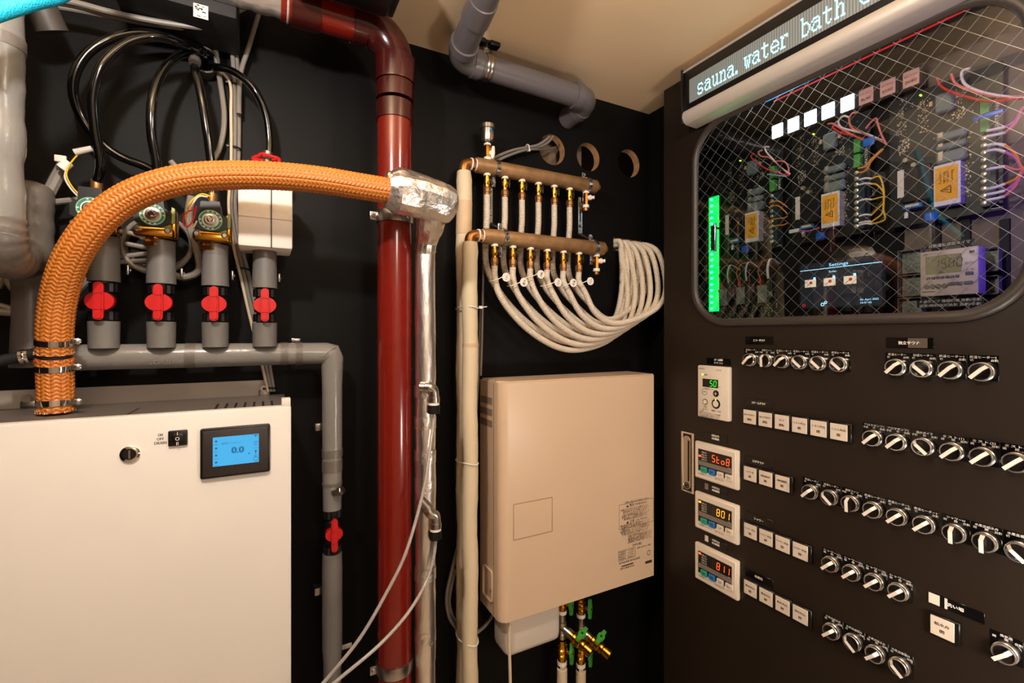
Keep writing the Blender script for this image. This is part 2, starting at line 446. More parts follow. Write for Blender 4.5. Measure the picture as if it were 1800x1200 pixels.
m.add([V((cx+sw_*.4, yy, cz-.003)), V((cx+sw_*.46, yy, cz-.003)), V((cx+sw_*.43, yy, cz-.009))], [(0, 1, 2)])
for q in range(3): m.rect((cx+sw_*.43, yy, cz+.009-.002*q), X1, Z1, .006-.001*q, .0006)
m.rect((cx+sw_*.43, yy, cz+.02), X1, Z1, .006, .001); m.rect((cx+sw_*.43, yy, cz+.02), X1, Z1, .001, .006)
m.rect((cx+.017, yy, cz-.007), X1, Z1, .002, .002)
part('display_text', m, e_lcdtext, ts)

# ================================================================ water heater
HX0, HX1, HY0, HY1, HZ0, HZ1 = .4615, .9225, .92, 1.03, H-.638, H-.1085
g = thing('water_heater', 'beige wall-hung water heater with warning notice beside the control panel', 'heater', (.69, .98, HZ0))
m = MB(); R = .022                                     # front cover with a rounded edge on its outer side
poly = [(HX0, HY1), (HX0, HY0+R)]
for k in range(1, 9): t = pi/2*k/8; poly.append((HX0+R-R*math.cos(t), HY0+R-R*math.sin(t)))
poly += [(HX1-.008, HY0), (HX1, HY0+.008), (HX1, HY1)]
m.prism(poly, (0, 0, 0), X1, Y1, Z1, HZ0, HZ1); hc = part('casing', m, beige_steel, g, smooth=25)
m = MB(); m.prism([(HX0+.006, HY1), (HX0+.004, HY0+.03), (HX0+.03, HY0+.006), (HX1-.004, HY0+.006), (HX1-.002, HY1)], (0, 0, 0), X1, Y1, Z1, HZ1, HZ1+.003); part('lid', m, beige_steel, hc)
m = MB(); m.box((HX0-.0006, HY0+.034, HZ0+.003), (HX0+.001, HY0+.0355, HZ1-.003)); part('seam', m, inkg, hc)
for rI in range(3):
    for k in range(11):
        y = HY0+.045+k*.0058; z = HZ1-.045-rI*.026
        m = MB(); m.box((HX0-.0008, y, z-.008), (HX0+.001, y+.0013, z+.008)); part('vent_slot', m, blackpl, hc)
a, b = PY(902, 886, HY0), PY(971, 875, HY0); zb = PY(902, 950, HY0).z
m = MB(); t = .0016
for lo, hi in (((a.x, zb), (b.x, zb+t)), ((a.x, a.z-t), (b.x, a.z)), ((a.x, zb), (a.x+t, a.z)), ((b.x-t, zb), (b.x, a.z))):
    m.box((lo[0], HY0-.001, lo[1]), (hi[0], HY0+.001, hi[1]), .0005, 1)
part('hatch_frame', m, M('hatch_groove', '#a58a6c', .5), hc)
m = MB(); m.box((a.x+.002, HY0-.0004, zb+.002), (b.x-.003, HY0+.001, a.z-.003), .0003, 1); part('hatch_cover', m, beige_steel, hc)
m = MB(); m.box((HX0-.0012, HY0+.038, HZ0+.03), (HX0+.001, HY0+.085, HZ0+.10), .006); part('side_cover', m, beige_steel, hc)
m = MB(); m.cyl((HX0-.001, HY0+.043, HZ0+.055), (HX0-.004, HY0+.043, HZ0+.055), .003, n=10); part('screw', m, steel, hc)
# printed notice
m = MB(); yy = HY0-.0005
n0, n1 = PY(1088, 884, HY0), PY(1148, 876, HY0); zt, zb = n0.z, PY(1088, 1007, HY0).z
NW = n1.x-n0.x; NH = zt-zb; nx = n0.x
def nt(t, fx, fz, size, width, al=0):
    m.text(t, (nx+NW*fx, yy, zb+NH*fz), X1, Z1, size, width*NW)
def nb(x0, z0, x1, z1, w=.0006):
    for p, q in (((x0, z0), (x1, z0)), ((x0, z1), (x1, z1)), ((x0, z0), (x0, z1)), ((x1, z0), (x1, z1))):
        m.box((nx+NW*p[0]-w/2, yy, zb+NH*p[1]-w/2), (nx+NW*q[0]+w/2, yy+.0002, zb+NH*q[1]+w/2))
nt('ご使用の前に必ずお読みください', .5, .985, .0058, .72)
nb(0, .62, 1, .97)
nt('警告 WARNING', .55, .935, .0085, .5)
m.add([V((nx+NW*.2, yy, zb+NH*.915)), V((nx+NW*.28, yy, zb+NH*.915)), V((nx+NW*.24, yy, zb+NH*.95))], [(0, 1, 2)])
lines = ['感電のおそれあり カバーを開けないこと', '湯温を確かめてから使用してください', 'やけどのおそれがあります', '分解や修理改造は行わないこと', '本体の近くに可燃物を置かない', '異常時は電源を切ること', '専用回路を使用のこと', '定期的に点検を受けること', '凍結のおそれのあるときは水を抜く', '長期間使用しないときは電源を切る', '吸気口をふさがないこと', '工事は販売店に依頼すること']
for i in range(6): nt(lines[i], .45+.03*(i % 2), .885-.028*i, .0056, .8-.06*(i % 3))
nt('注意 CAUTION', .55, .70, .0085, .5)
m.add([V((nx+NW*.2, yy, zb+NH*.68)), V((nx+NW*.28, yy, zb+NH*.68)), V((nx+NW*.24, yy, zb+NH*.715))], [(0, 1, 2)])
for i in range(6, 12): nt(lines[i], .46, .66-.026*(i-6), .0056, .85-.05*(i % 3))
for i in range(5): nt(lines[i+3], .6, .495-.024*i, .0052, .7-.04*(i % 2))
nt('EWR-882', .52, .345, .0085, .26)
nb(-.02, .17, .46, .31)
for i in range(4): nt(['定格電圧', '消費電力', '最高圧力', '製造番号'][i], .1, .29-.033*i, .005, .2); nt(['AC200V', '4.0kW', '0.1MPa', '882'][i], .34, .29-.033*i, .005, .18)
nt('単相二百ボルト専用', .72, .285, .0052, .4)
nt('電気給湯機 屋内設置用', .3, .135, .0055, .6)
m.rect((nx+NW*.24, yy, zb+NH*.085), X1, Z1, NW*.34, NH*.016)
m.rect((nx+NW*.86, yy, zb+NH*.035), X1, Z1, NW*.2, NH*.04)
nt('電気工業株式会社', .24, .05, .006, .4)
for k in range(12): t0 = 2*pi*k/12; m.rect((nx+NW*.86+.005*math.cos(t0), yy, zb+NH*.17+.006*math.sin(t0)), X1, Z1, .002, .002)
part('warning_notice', m, M('brown_ink', '#3a2a20', .6), hc)
# expansion tank, drain valves, pipes below the heater
m = MB(); a = PY(893, 1092, .945); b = PY(985, 1075, .945); zb_ = PY(915, 1152, .945).z
m.box((a.x-.004, .945, zb_), (b.x+.004, 1.02, HZ0+.004), .016, 3); part('drip_tank', m, tank_m, g)
def ballvalve(prefix, p, axis, up, L, R, lever_mat, parent, lever_side, lev=.042, la=None):
    """brass body, nickel nuts, lever turning about lever_side"""
    p, axis, up = V(p), V(axis).normalized(), V(lever_side).normalized()
    m = MB(); m.lathe(p-axis*L/2, axis, [(0, R*.8), (.15*L, R*.8), (.2*L, R*1.0), (.32*L, R*1.0), (.36*L, R*.86), (.42*L, R*1.08), (.58*L, R*1.08), (.64*L, R*.86), (.68*L, R), (.8*L, R), (.84*L, R*.78), (L, R*.78)], 18)
    b = part('valve_body', m, brass, parent)
    m = MB(); m.cyl(p+up*R*.8, p+up*(R*1.9), R*.36, n=12); part('stem', m, brass, b)
    m = MB(); c = p+up*R*1.9; la = V(la).normalized() if la else axis
    pl = [(-lev/2, -.0042), (-.010, -.0052), (-.006, -.0085), (.006, -.0085), (.010, -.0052), (lev/2, -.0042), (lev/2, .0042), (.010, .0052), (.006, .0085), (-.006, .0085), (-.010, .0052), (-lev/2, .0042)]
    w_ = la.cross(up).normalized()
    m.prism(pl, c, la, w_, up, -.003, .004); l = part('lever', m, lever_mat, b)
    m = MB(); m.lathe(c+up*.004, up, [(0, .003), (.0012, .003)], 6); part('lever_nut', m, blackpl, b)
    return b
for i, (px, zoff) in enumerate(((988, 0), (1021, 0))):
    x = PY(px, 1090, .975).x
    t = thing('drain_valve_stack', ['first stack of brass valves with green levers under the heater, beside the plastic tank',
                                    'second stack of brass valves with green levers under the heater, away from the tank'][i], 'valves', (x, .975, H-.80), 'valve stacks under the water heater')
    z0 = PY(px, 1080+6*i, .975).z; q = V((x, .975, 0)); LS = V((.55, -.83, 0))
    ballvalve('a', (x, .975, z0+.030), Z1, -Y1, .040, .0125, greenpl, t, LS, .046)
    m = MB(); m.lathe((x, .975, z0+.004), Z1, [(0, .0115), (.004, .012), (.008, .011)], 18); part('white_seal', m, whiteplastic, t)
    m = MB(); m.lathe((x, .975, z0-.058), Z1, [(0, .0098), (.012, .0098), (.013, .0088), (.030, .0088), (.031, .0108), (.042, .0108), (.043, .0092), (.062, .0092)], 14); part('nickel_tee', m, nickel, t)
    q = V((x, .975, z0-.030)); d = V((.42, -.82, -.40)).normalized()
    m = MB(); m.lathe(q, d, [(0, .0092), (.016, .0092), (.0165, .0112), (.026, .0112)], 14); part('branch_nipple', m, nickel, t)
    bb = q+d*.050
    upb = d.cross(d.cross(V((0, -.25, 1)))).normalized(); upb = upb if upb.z > 0 else -upb
    ballvalve('b', bb, d, upb, .050, .0132, greenpl, t, upb, .046, upb.cross(d))
    m = MB(); m.loft([m.ring(bb+d*s, *frame_of(d), r, 16) for s, r in ((.022, .0122), (.036, .0122), (.036, .0092), (.014, .0090))], caps=False); part('outlet', m, brass, t)
    ballvalve('c', (x, .975, z0-.088), Z1, -Y1, .052, .0132, greenpl, t, LS, .052)
    m = MB(); m.lathe((x, .975, z0-.123), Z1, [(0, .012), (.009, .012)], 18); part('white_seal', m, whiteplastic, t)
    m = MB(); m.lathe((x, .975, z0-.138), Z1, [(0, .0108), (.015, .0108)], 6); part('nut', m, chrome, t)
    m = MB(); m.cyl((x, .975, .002), (x, .975, z0-.134), .0128, n=18); part('insulated_pipe', m, wrap, t)
# ================================================================ header pipe, four risers, drop pipe
YH = .965
hz = H-.0365; dvx = .1195
g = thing('header_pipe', 'long grey vinyl-wrapped header pipe running level below the red-handled valves', 'pipe', (-.08, YH, hz))
m = MB(); m.tube([(-.30, YH, hz), (-.2, YH, hz), (-.1, YH, hz), (0, YH, hz), (dvx-.01, YH, hz), (dvx-.003, YH, hz-.001), (dvx, YH, hz-.009), (dvx, YH, H-.10), (dvx, YH, H-.25), (dvx, YH, H-.338)],
       [.0205, .0205, .0208, .0203, .0203, .021, .0205, .0186, .0183, .0170], 24)
part('insulation', m, greyshiny, g, smooth=60)
for a, b in ((-.115, -.10), (.03, .042), (.055, .066)):
    m = MB(); m.cyl((a, YH, hz), (b, YH, hz), .0211, n=24); part('tape_band', m, greytape, g)
for z, h, r in ((H-.222, .014, .0192), (H-.242, .022, .0189), (H-.285, .006, .0184)):
    m = MB(); m.cyl((dvx, YH, z), (dvx, YH, z-h), r, n=24); part('tape_band', m, greytape, g)
m = MB(); m.tube([(dvx-.020, YH-.0198, hz-.006), (dvx-.008, YH-.0200, hz+.004), (dvx+.004, YH-.0175, hz+.012)], .0011, 6); part('mitre_seam', m, greytape, g)
m = MB(); p = PY(283, 636, YH-.0215); m.text('SG-20', p, X1, Z1, .009, .034); part('marking', m, inkg, g)
def handle(parent, c, L, W, D, name='handle'):
    """red tee handle of a plastic ball valve seen face on; c = front centre"""
    c = V(c); m = MB()
    u, w_ = X1, Z1
    n = 28; pl = []
    for k in range(n):
        t = 2*pi*k/n; pl.append((D*math.cos(t), D*.82*math.sin(t)))
    m.prism(pl, c, u, w_, -Y1, -.012, 0)
    part(name+'_hub', m, redpl, parent)
    m = MB(); k = W/2; h = L/2; pl = []
    for q in range(9): t = pi*q/8; pl.append((k*math.cos(t), h-k+k*math.sin(t)))
    for q in range(9): t = pi+pi*q/8; pl.append((k*math.cos(t), -h+k+k*math.sin(t)))
    bm = bmesh.new(); vs = [bm.verts.new(c+u*x+w_*y) for x, y in pl]; f = bm.faces.new(vs)
    r = bmesh.ops.extrude_face_region(bm, geom=[f]); bmesh.ops.translate(bm, vec=V((0, -.008, 0)), verts=[v for v in r['geom'] if isinstance(v, bmesh.types.BMVert)])
    bmesh.ops.bevel(bm, geom=[e for e in bm.edges if abs(e.verts[0].co.y-e.verts[1].co.y) < 1e-6 and e.verts[0].co.y < c.y-.004], offset=.0022, segments=2, affect='EDGES')
    m.bm(bm)
    for s in (1, -1):
        m.box(c+V((-k*.8, -.0092, s*h*.42-.0005)), c+V((k*.8, -.006, s*h*.42+.0005)))
    return part(name, m, redpl, parent)
def union(parent, x, y, z0, z1, R):
    m = MB(); n = 26; rings = []
    for z in (z0, z1):
        rings.append([V((x+(R+(.0009 if k % 2 else -.0009))*math.cos(2*pi*k/n), y+(R+(.0009 if k % 2 else -.0009))*math.sin(2*pi*k/n), z)) for k in range(n)])
    m.loft(rings); return part('union_nut', m, blackpl, parent, smooth=0)
which = ['first from the orange hose', 'second from the orange hose', 'third from the orange hose', 'fourth, under the white foam block']
XR = [-.219, -.146, -.071, .004]
for i, x in enumerate(XR):
    R = .0197
    g = thing('riser_pipe', 'grey-wrapped riser with a red ball valve, '+which[i], 'pipe', (x, .95, H-.03), 'risers with red-handled valves')
    top = H+.15 if i < 3 else H+.148
    m = MB(); m.tube([(x, .95, H+.082), (x, .95, H+.11), (x, .95, H+.13), (x, .95, top)], [R*1.04, R, R*.97, R*.96], 24); part('sleeve', m, greyp, g)
    m = MB(); m.cyl((x, .95, H+.135), (x, .95, top+.002), R*.98, n=24); part('tape_band', m, greytape, g)
    m = MB(); m.tube([(x, .95, H-.022), (x, .95, H-.005), (x, .95, H+.020)], [R*.98, R, R*1.02], 24); part('sleeve', m, greyp, g)
    v = None
    m = MB(); m.lathe((x, .95, H+.02), Z1, [(0, .0135), (.018, .0135), (.02, .0165), (.042, .0165), (.044, .0135), (.062, .0135)], 24); m.cyl((x, .95, H+.0505), (x, .932, H+.0505), .010, n=16)
    v = part('valve_body', m, blackpl, g)
    union(v, x, .95, H+.066, H+.079, .0178); union(v, x, .95, H+.022, H+.035, .0178)
    handle(v, (x, .925, H+.0505), .058, .0125, .0178)
    m = MB(); q = V((x+R+.002, .975, H+.105)); m.box(q+V((0, 0, -.008)), q+V((.004, .02, .008)), .001); m.cyl(q+V((.0041, .01, 0)), q+V((.0055, .01, 0)), .0028, n=8); part('pipe_clip', m, steel, g)
# valve in the drop pipe and the pipe below it
g = thing('drop_pipe', 'grey drop pipe with small red valve beside the white generator', 'pipe', (dvx, YH, .9))
m = MB(); m.tube([(dvx, YH, H-.4215), (dvx, YH, H-.45), (dvx, YH, H-.5), (dvx, YH, H-.605), (dvx, YH, H-.618), (dvx, YH, H-.635), (dvx, YH, .002)], [.0178, .0186, .0186, .0184, .0172, .0164, .0164], 24); part('sleeve', m, greyp, g, smooth=60)
m = MB(); m.lathe((dvx, YH, H-.4215), Z1, [(0, .012), (.02, .012), (.022, .014), (.062, .014), (.064, .012), (.084, .012)], 24); m.cyl((dvx, YH, H-.379), (dvx, YH-.018, H-.379), .009, n=16); v = part('valve_body', m, blackpl, g)
union(v, dvx, YH, H-.4205, H-.407, .0165); union(v, dvx, YH, H-.353, H-.338, .0165)
handle(v, (dvx+.001, YH-.022, H-.380), .062, .0115, .0155)
p = PY(597, 863, .935); m = MB(); d = V((.75, -.55, .35)).normalized(); m.lathe(p-d*.014, d, [(0, .006), (.012, .006), (.0125, .0088), (.018, .0088), (.0182, .0068), (.022, .0066)], 6); part('drain_plug', m, nickel, g)
for px, py in ((557, 751), (556, 1041)):
    q = PY(px, py, .985); m = MB(); m.box(q+V((-.003, 0, -.007)), q+V((.012, .02, .007)), .001); part('pipe_clip', m, steel, g)
q = PY(610, 1134, .985); m = MB(); m.box(q+V((-.012, -.004, -.0045)), q+V((.009, .0, .0045)), .0015, mat=None); part('clip_tail', m, MATS['bare_light_steel'], g)
m = MB(); q = PY(519, 598, .99); m.box(q+V((-.007, -.003, -.0035)), q+V((.009, .03, .0035)), .001); solo('pipe_clip', 'small pale clip on top of the grey header near its mitred corner', 'clip', m, steel)

# ================================================================ big wrapped pipes at the edge of the frame
GX, GY, GR = -.293, .82, .0255
g = thing('wrapped_pipe', 'fat shiny grey-wrapped pipe with taped lower end beside the orange hose', 'pipe', (GX, GY, 1.65))
m = MB(); pts = []; rr = []
for k in range(40):
    z = ZC-.002-(ZC-H-.125)*k/39; pts.append(V((GX+.001*math.sin(k*.9), GY+.001*math.cos(k*.7), z))); rr.append(GR+.0008*math.sin(k*1.3)+.0004*math.sin(k*3.1))
m.tube(pts, rr, 28); part('insulation', m, greyshiny, g, smooth=60)
m = MB(); m.cyl((GX, GY, H+.372), (GX, GY, H+.357), GR+.0014, n=28); part('tape_band', m, greytape, g)
m = MB(); pts = [(GX, GY, H+.145), (GX, GY, H+.13), (GX-.001, GY+.004, H+.118), (GX-.003, GY+.02, H+.104), (GX-.006, GY+.05, H+.102), (GX-.008, GY+.10, H+.108)]
m.tube(spline(pts, 4), [GR+.002+.0012*math.sin(k*2.3) for k in range(21)], 28); part('taped_elbow', m, greytape, g, smooth=60)
g = thing('standpipe', 'grey pipe behind the orange hose with a bulging taped shoulder', 'pipe', (-.311, .975, H+.08))
m = MB(); m.tube(spline([(-.311, .975, H+.232), (-.311, .975, H+.222), (-.311, .975, H+.20), (-.311, .975, H+.16), (-.311, .975, H+.12), (-.311, .975, H+.098)], 5), [.008, .013, .018, .021, .023, .0245, .026, .0265, .0268, .0268]+[.0265+.0007*math.sin(k*1.7) for k in range(12)]+[.025, .023, .022, .0215], 24); part('taped_shoulder', m, greytape, g, smooth=60)
m = MB(); m.tube([(-.311, .975, H+.10), (-.311, .975, H+.075), (-.311, .975, H+.02), (-.311, .975, H-.005), (-.311, .975, H-.05)], [.0215, .0215, .0213, .0225, .0238], 24); part('pipe', m, pvc, g)
m = MB(); m.cyl((-.311, .975, H+.078), (-.311, .975, H+.072), .0222, n=24); part('tape_band', m, greytape, g)
# dark pipe end at the top, cyan hose
g = thing('stub_pipe', 'short dim brown-grey pipe hanging from the ceiling behind the cyan hose', 'pipe', (-.32, .98, ZC-.05))
m = MB(); m.tube(spline([PY(55, -25, .94), PY(75, 20, .95), PY(92, 56, .96)], 6), .0205, 20); part('pipe', m, M('brown_grey_pipe', '#453d37', .5, bump=.1), g)
m = MB(); m.tube(spline([PY(-34, 31, .71), PY(-10, 22, .72), PY(50, 3, .74), PY(120, -22, .76), V((-.16, .80, ZC-.004))], 8), .0098, 16); solo('cyan_hose', 'bright cyan braided hose crossing the top corner', 'hose', m, teal)
# black drain hose with collar
g = thing('drain_hose', 'black rubber hose with silver collar meeting the header behind the orange hose', 'hose', (-.33, .93, H-.03))
m = MB(); m.tube(path([(-60, 645), (0, 634), (40, 626), (75, 618)], .935), .0082, 14); part('hose', m, blackmat, g)
a, b = PY(36, 627, .935), PY(52, 625, .935); m = MB(); m.cyl(a, b, .0105, n=18); m.torus(a.lerp(b, .5), b-a, .0105, .0012, 18, 6); part('collar', m, chrome, g)

# ================================================================ orange braided hose
cl = [(98, 724, .925), (98, 690, .925), (97, 650, .922), (96, 600, .915), (98, 560, .908), (104, 520, .90), (119, 470, .885), (143, 425, .87), (178, 383, .858), (222, 350, .85), (275, 327, .84), (335, 313, .832), (400, 308, .824), (480, 309, .815), (560, 316, .807), (630, 327, .80), (700, 338, .797)]
full = resample(spline([PY(*c) for c in cl], 10), .0012)
HR = .0205; SEG = 110; PITCH = .0060; COLS = 10
def braid(pts, s0, R=HR):
    m = MB(); u = None; rings = []; N = len(pts); s = s0
    for i, p in enumerate(pts):
        a, b = pts[max(i-1, 0)], pts[min(i+1, N-1)]; d = (b-a).normalized()
        if u is None: u, v = frame_of(d)
        else: u = (u-d*u.dot(d)).normalized(); v = u.cross(d).normalized()
        if i: s += (p-pts[i-1]).length
        ring = []
        for k in range(SEG):
            ph = (k*COLS/SEG) % 1.0; tri = abs(ph-.5)*2
            f = abs(math.sin(pi*(s/PITCH+.75*tri)))**.6
            edge = 1-.75*(abs(tri-.5)*2)**5
            r = R+.0024*(f*edge-.6); t = 2*pi*k/SEG
            ring.append(p+u*(r*math.cos(t))+v*(r*math.sin(t)))
        rings.append(ring)
    return m.loft(rings)
zs = [p.z for p in full]
iu = next(i for i, p in enumerate(full) if p.z > PY(98, 622, .918).z)
il = next(i for i, p in enumerate(full) if p.z > PY(98, 628, .918).z)
g = thing('braided_hose', 'thick orange braided hose arching from the white generator to the foil elbow', 'hose', PY(98, 724, .925))
il = min(il, iu-4)
part('hose', braid(full[iu:], 0), orange, g, smooth=80)
part('hose_stub', braid(full[:il], .002), orange, g, smooth=80)
m = MB(); m.tube(full[max(il-6, 0):iu+6], HR*.93, 24); part('inner_tube', m, blackmat, g)
for idx, lab in ((iu+2, 1), (il-3, 0), (2, 1)):
    m = MB(); rnd = random.Random(idx)
    c = full[idx]; d = (full[idx+1]-full[idx]).normalized(); u, v = frame_of(d)
    for k in range(26):
        t = 2*pi*k/26+rnd.random()*.2; e = c+(u*math.cos(t)+v*math.sin(t))*(HR+.0005); m.tube([e, e+d*rnd.uniform(-.003, .003)+(u*math.cos(t)+v*math.sin(t))*.0012], .0005, 4)
    part('frayed_edge', m, redthread if idx == il-3 else MATS['ivory_corrugated_hose'], g)
for py in (601, 646, 707):
    i = min(range(len(full)), key=lambda k: abs(full[k].z-PY(98, py, full[k].y).z)); c = full[i]; d = (full[i+1]-full[i-1]).normalized(); u, v = frame_of(d)
    cg = MB(); hw = .0042
    cg.loft([cg.ring(c+d*s, u, v, HR+q, 36) for s, q in ((-hw, .0004), (-hw, .0014), (hw, .0014), (hw, .0004))], caps=False); cb = part('hose_clamp', cg, chrome, g)
    q = c+V((HR+.004, -.006, .0005)); m = MB(); m.box(q+V((-.004, -.004, -.004)), q+V((.002, .006, .004)), .001); m.lathe(q+V((.004, -.005, 0)), V((.25, -1, 0)), [(-.004, .0045), (.003, .0045), (.004, .003)], 12); part('clamp_screw', m, steel, cb)

# ================================================================ solenoid valves
def solenoid(c, label, ref=None):
    c = V(c); g = thing('solenoid_valve', label, 'valve', c, 'solenoid valves on the grey risers')
    def pl(pts, y0, y1, mat, name, par=g, sm=38):
        m = MB(); m.prism(pts, c, X1, Z1, Y1, y0, y1); return part(name, m, mat, par, smooth=sm)
    coil = pl([(-.014, .030), (.013, .030), (.015, .010), (.024, .004), (.024, -.013), (.010, -.020), (-.012, -.020), (-.024, -.013), (-.024, .004), (-.015, .010)], 0, .042, blackpl, 'coil')
    m = MB(); m.cyl(c+V((0, -.0008, -.002)), c+V((0, .001, -.002)), .0172, n=32); part('label_disc', m, greenlab, coil)
    m = MB(); m.cyl(c+V((0, -.0010, -.002)), c+V((0, .001, -.002)), .0118, n=28); part('white_ring', m, paper, coil)
    m = MB(); m.torus(c+V((0, -.001, -.002)), Y1, .0160, .0004, 28, 4)
    for k in range(14):
        t = 2*pi*k/14
        if k % 7 in (5, 6): continue
        m.box(c+V((.0143*math.cos(t)-.0012, -.0011, -.002+.0143*math.sin(t)-.001)), c+V((.0143*math.cos(t)+.0012, -.0006, -.002+.0143*math.sin(t)+.001)))
    part('label_print', m, paper, coil)
    m = MB(); m.lathe(c+V((0, -.0008, -.002)), -Y1, [(0, .0095), (.002, .0095), (.0025, .0075), (.005, .0072)], 20); n_ = part('retaining_nut', m, steel, coil)
    m = MB(); m.lathe(c+V((0, -.005, -.002)), -Y1, [(0, .0048), (.0035, .0048), (.005, .003)], 14); part('nut_cap', m, chrome, coil)
    pl([(-.020, -.018), (.022, -.014), (.028, -.010), (.028, .012), (.024, .014), (.022, -.021), (-.021, -.025)], .006, .040, olive, 'bonnet_plate', sm=0)
    m = MB(); m.box(c+V((-.025, -.002, -.036)), c+V((.027, .044, -.021)), .004, 2); m.box(c+V((.020, .012, -.034)), c+V((.029, .044, .012)), .003); b = part('brass_body', m, brass, g)
    for sx in (-.019, .020):
        m = MB(); m.lathe(c+V((sx, -.002, -.026)), -Y1, [(0, .0048), (.003, .0046), (.0045, .003)], 12); part('bolt', m, steel, b)
    m = MB(); m.lathe(c+V((0, .028, -.036)), -Z1, [(0, .015), (.006, .015), (.008, .0175), (.012, .0175)], 6); part('hex_socket', m, brass, b)
    m = MB(); m.lathe(c+V((0, .03, .03)), Z1, [(-.01, .009), (.004, .009), (.006, .0075), (.02, .0075)], 14); part('hose_barb', m, brassdull, g)
    return g
SV = [PY(159, 357, .918), PY(268, 378, .918), PY(370, 383, .918)]
SV = [V((p.x, .918, H+.190)) for p in SV]
solenoid(SV[0], 'solenoid valve with green round label partly behind the rising orange hose')
solenoid(SV[1], 'solenoid valve half hidden under the orange hose, between two others')
solenoid(SV[2], 'solenoid valve with coiled yellow and red leads, next to the white foam block')
# lead wires of the coils
m = MB(); a = path([(140, 343), (128, 330), (117, 310), (119, 296), (127, 283), (140, 268)], .955); m.tube(spline(a, 6), .0012, 6); solo('lead_wire', 'yellow lead wire curving up from the first solenoid valve', 'wire', m, yellowwire)
m = MB(); a = path([(138, 346), (125, 332), (114, 312), (117, 297)], .957); m.tube(spline(a, 6), .0012, 6); solo('lead_wire', 'white lead wire beside the yellow one at the first solenoid valve', 'wire', m, whitewire)
for name, col, pts in (('yellow', yellowwire, [(372, 346), (355, 341), (338, 352), (328, 372), (328, 385), (335, 395), (342, 394)]),
                       ('white', whitewire, [(365, 346), (350, 345), (338, 360), (330, 380), (332, 395), (340, 398), (346, 388)]),
                       ('red', redwire, [(345, 362), (340, 385), (330, 398), (324, 396), (323, 382), (330, 372), (344, 368)])):
    m = MB(); m.tube(spline(path(pts, .900+.002*len(name)), 6), .0013, 6); solo('lead_wire', name+' lead wire looped beside the third solenoid valve', 'wire', m, col)
g = thing('wire_connector', 'white taped wire splice on the grey cable above the first solenoid valve', 'connector', PY(118, 290, .96))
a, b = PY(108, 296, .96), PY(122, 285, .96); m = MB(); m.cyl(a, b, .0075, .0068, n=12); part('splice', m, whiteplastic, g)
m = MB(); a = PY(108, 279, .957); m.box(a+V((-.008, -.002, -.005)), a+V((.006, .002, .005)), .001); part('tape_flag', m, paper, g)
a, b = PY(131, 268, .955), PY(162, 261, .955); m = MB(); m.cyl(a, b, .0052, .0045, n=10); part('wire_nut', m, M('clear_connector', '#cfc6bb', .25), g)

# ================================================================ white foam block with hand wheel
g = thing('foam_block', 'white foam insulation block with a vertical slit around the fourth valve', 'insulation', (.005, .945, H+.15))
m = MB(); bx0, bx1, bz0, bz1 = -.036, .047, H+.148, H+.262
m.box((bx0, .905, bz0), (bx1, .99, bz1), .004); part('foam', m, foam, g)
m = MB(); q = PY(477, 400, .905); m.box((q.x-.0008, .9035, bz0), (q.x+.0008, .907, bz1-.006)); part('slit', m, blackmat, g)
m = MB(); m.box((bx0+.0005, .9042, H+.197), (bx1-.0005, .9056, H+.199), .0005, 1); part('joint', m, M('foam_joint_line', '#cfc0b0', .8), g)  # slightly darker strip across the foam block
c = PY(470, 283, .955); ax = V((0, -.75, .66)).normalized(); u, v = frame_of(ax)
g = thing('hand_wheel', 'small red handwheel behind the top of the orange hose', 'handle', c)
m = MB(); ring = []
for k in range(40):
    t = 2*pi*k/40; R = .0205+.0022*math.cos(5*t); ring.append(c+u*R*math.cos(t)+v*R*math.sin(t))
m.tube(ring, .0034, 8, closed=True)
for k in range(5): t = 2*pi*k/5; m.tube([c, c+(u*math.cos(t)+v*math.sin(t))*.020], .0024, 6)
part('wheel', m, redwheel, g)
m = MB(); m.lathe(c-ax*.004, ax, [(0, .007), (.008, .007), (.009, .005), (.011, .005)], 6); part('nut', m, steel, g)
m = MB(); m.cyl(c-ax*.004, (.004, .955, H+.255), .005, n=10); part('spindle', m, brassdull, g)
m = MB(); m.tube(spline(path([(472, 268), (470, 275), (472, 290)], .975), 4), .0085, 12); part('hose_collar', m, chrome, g)

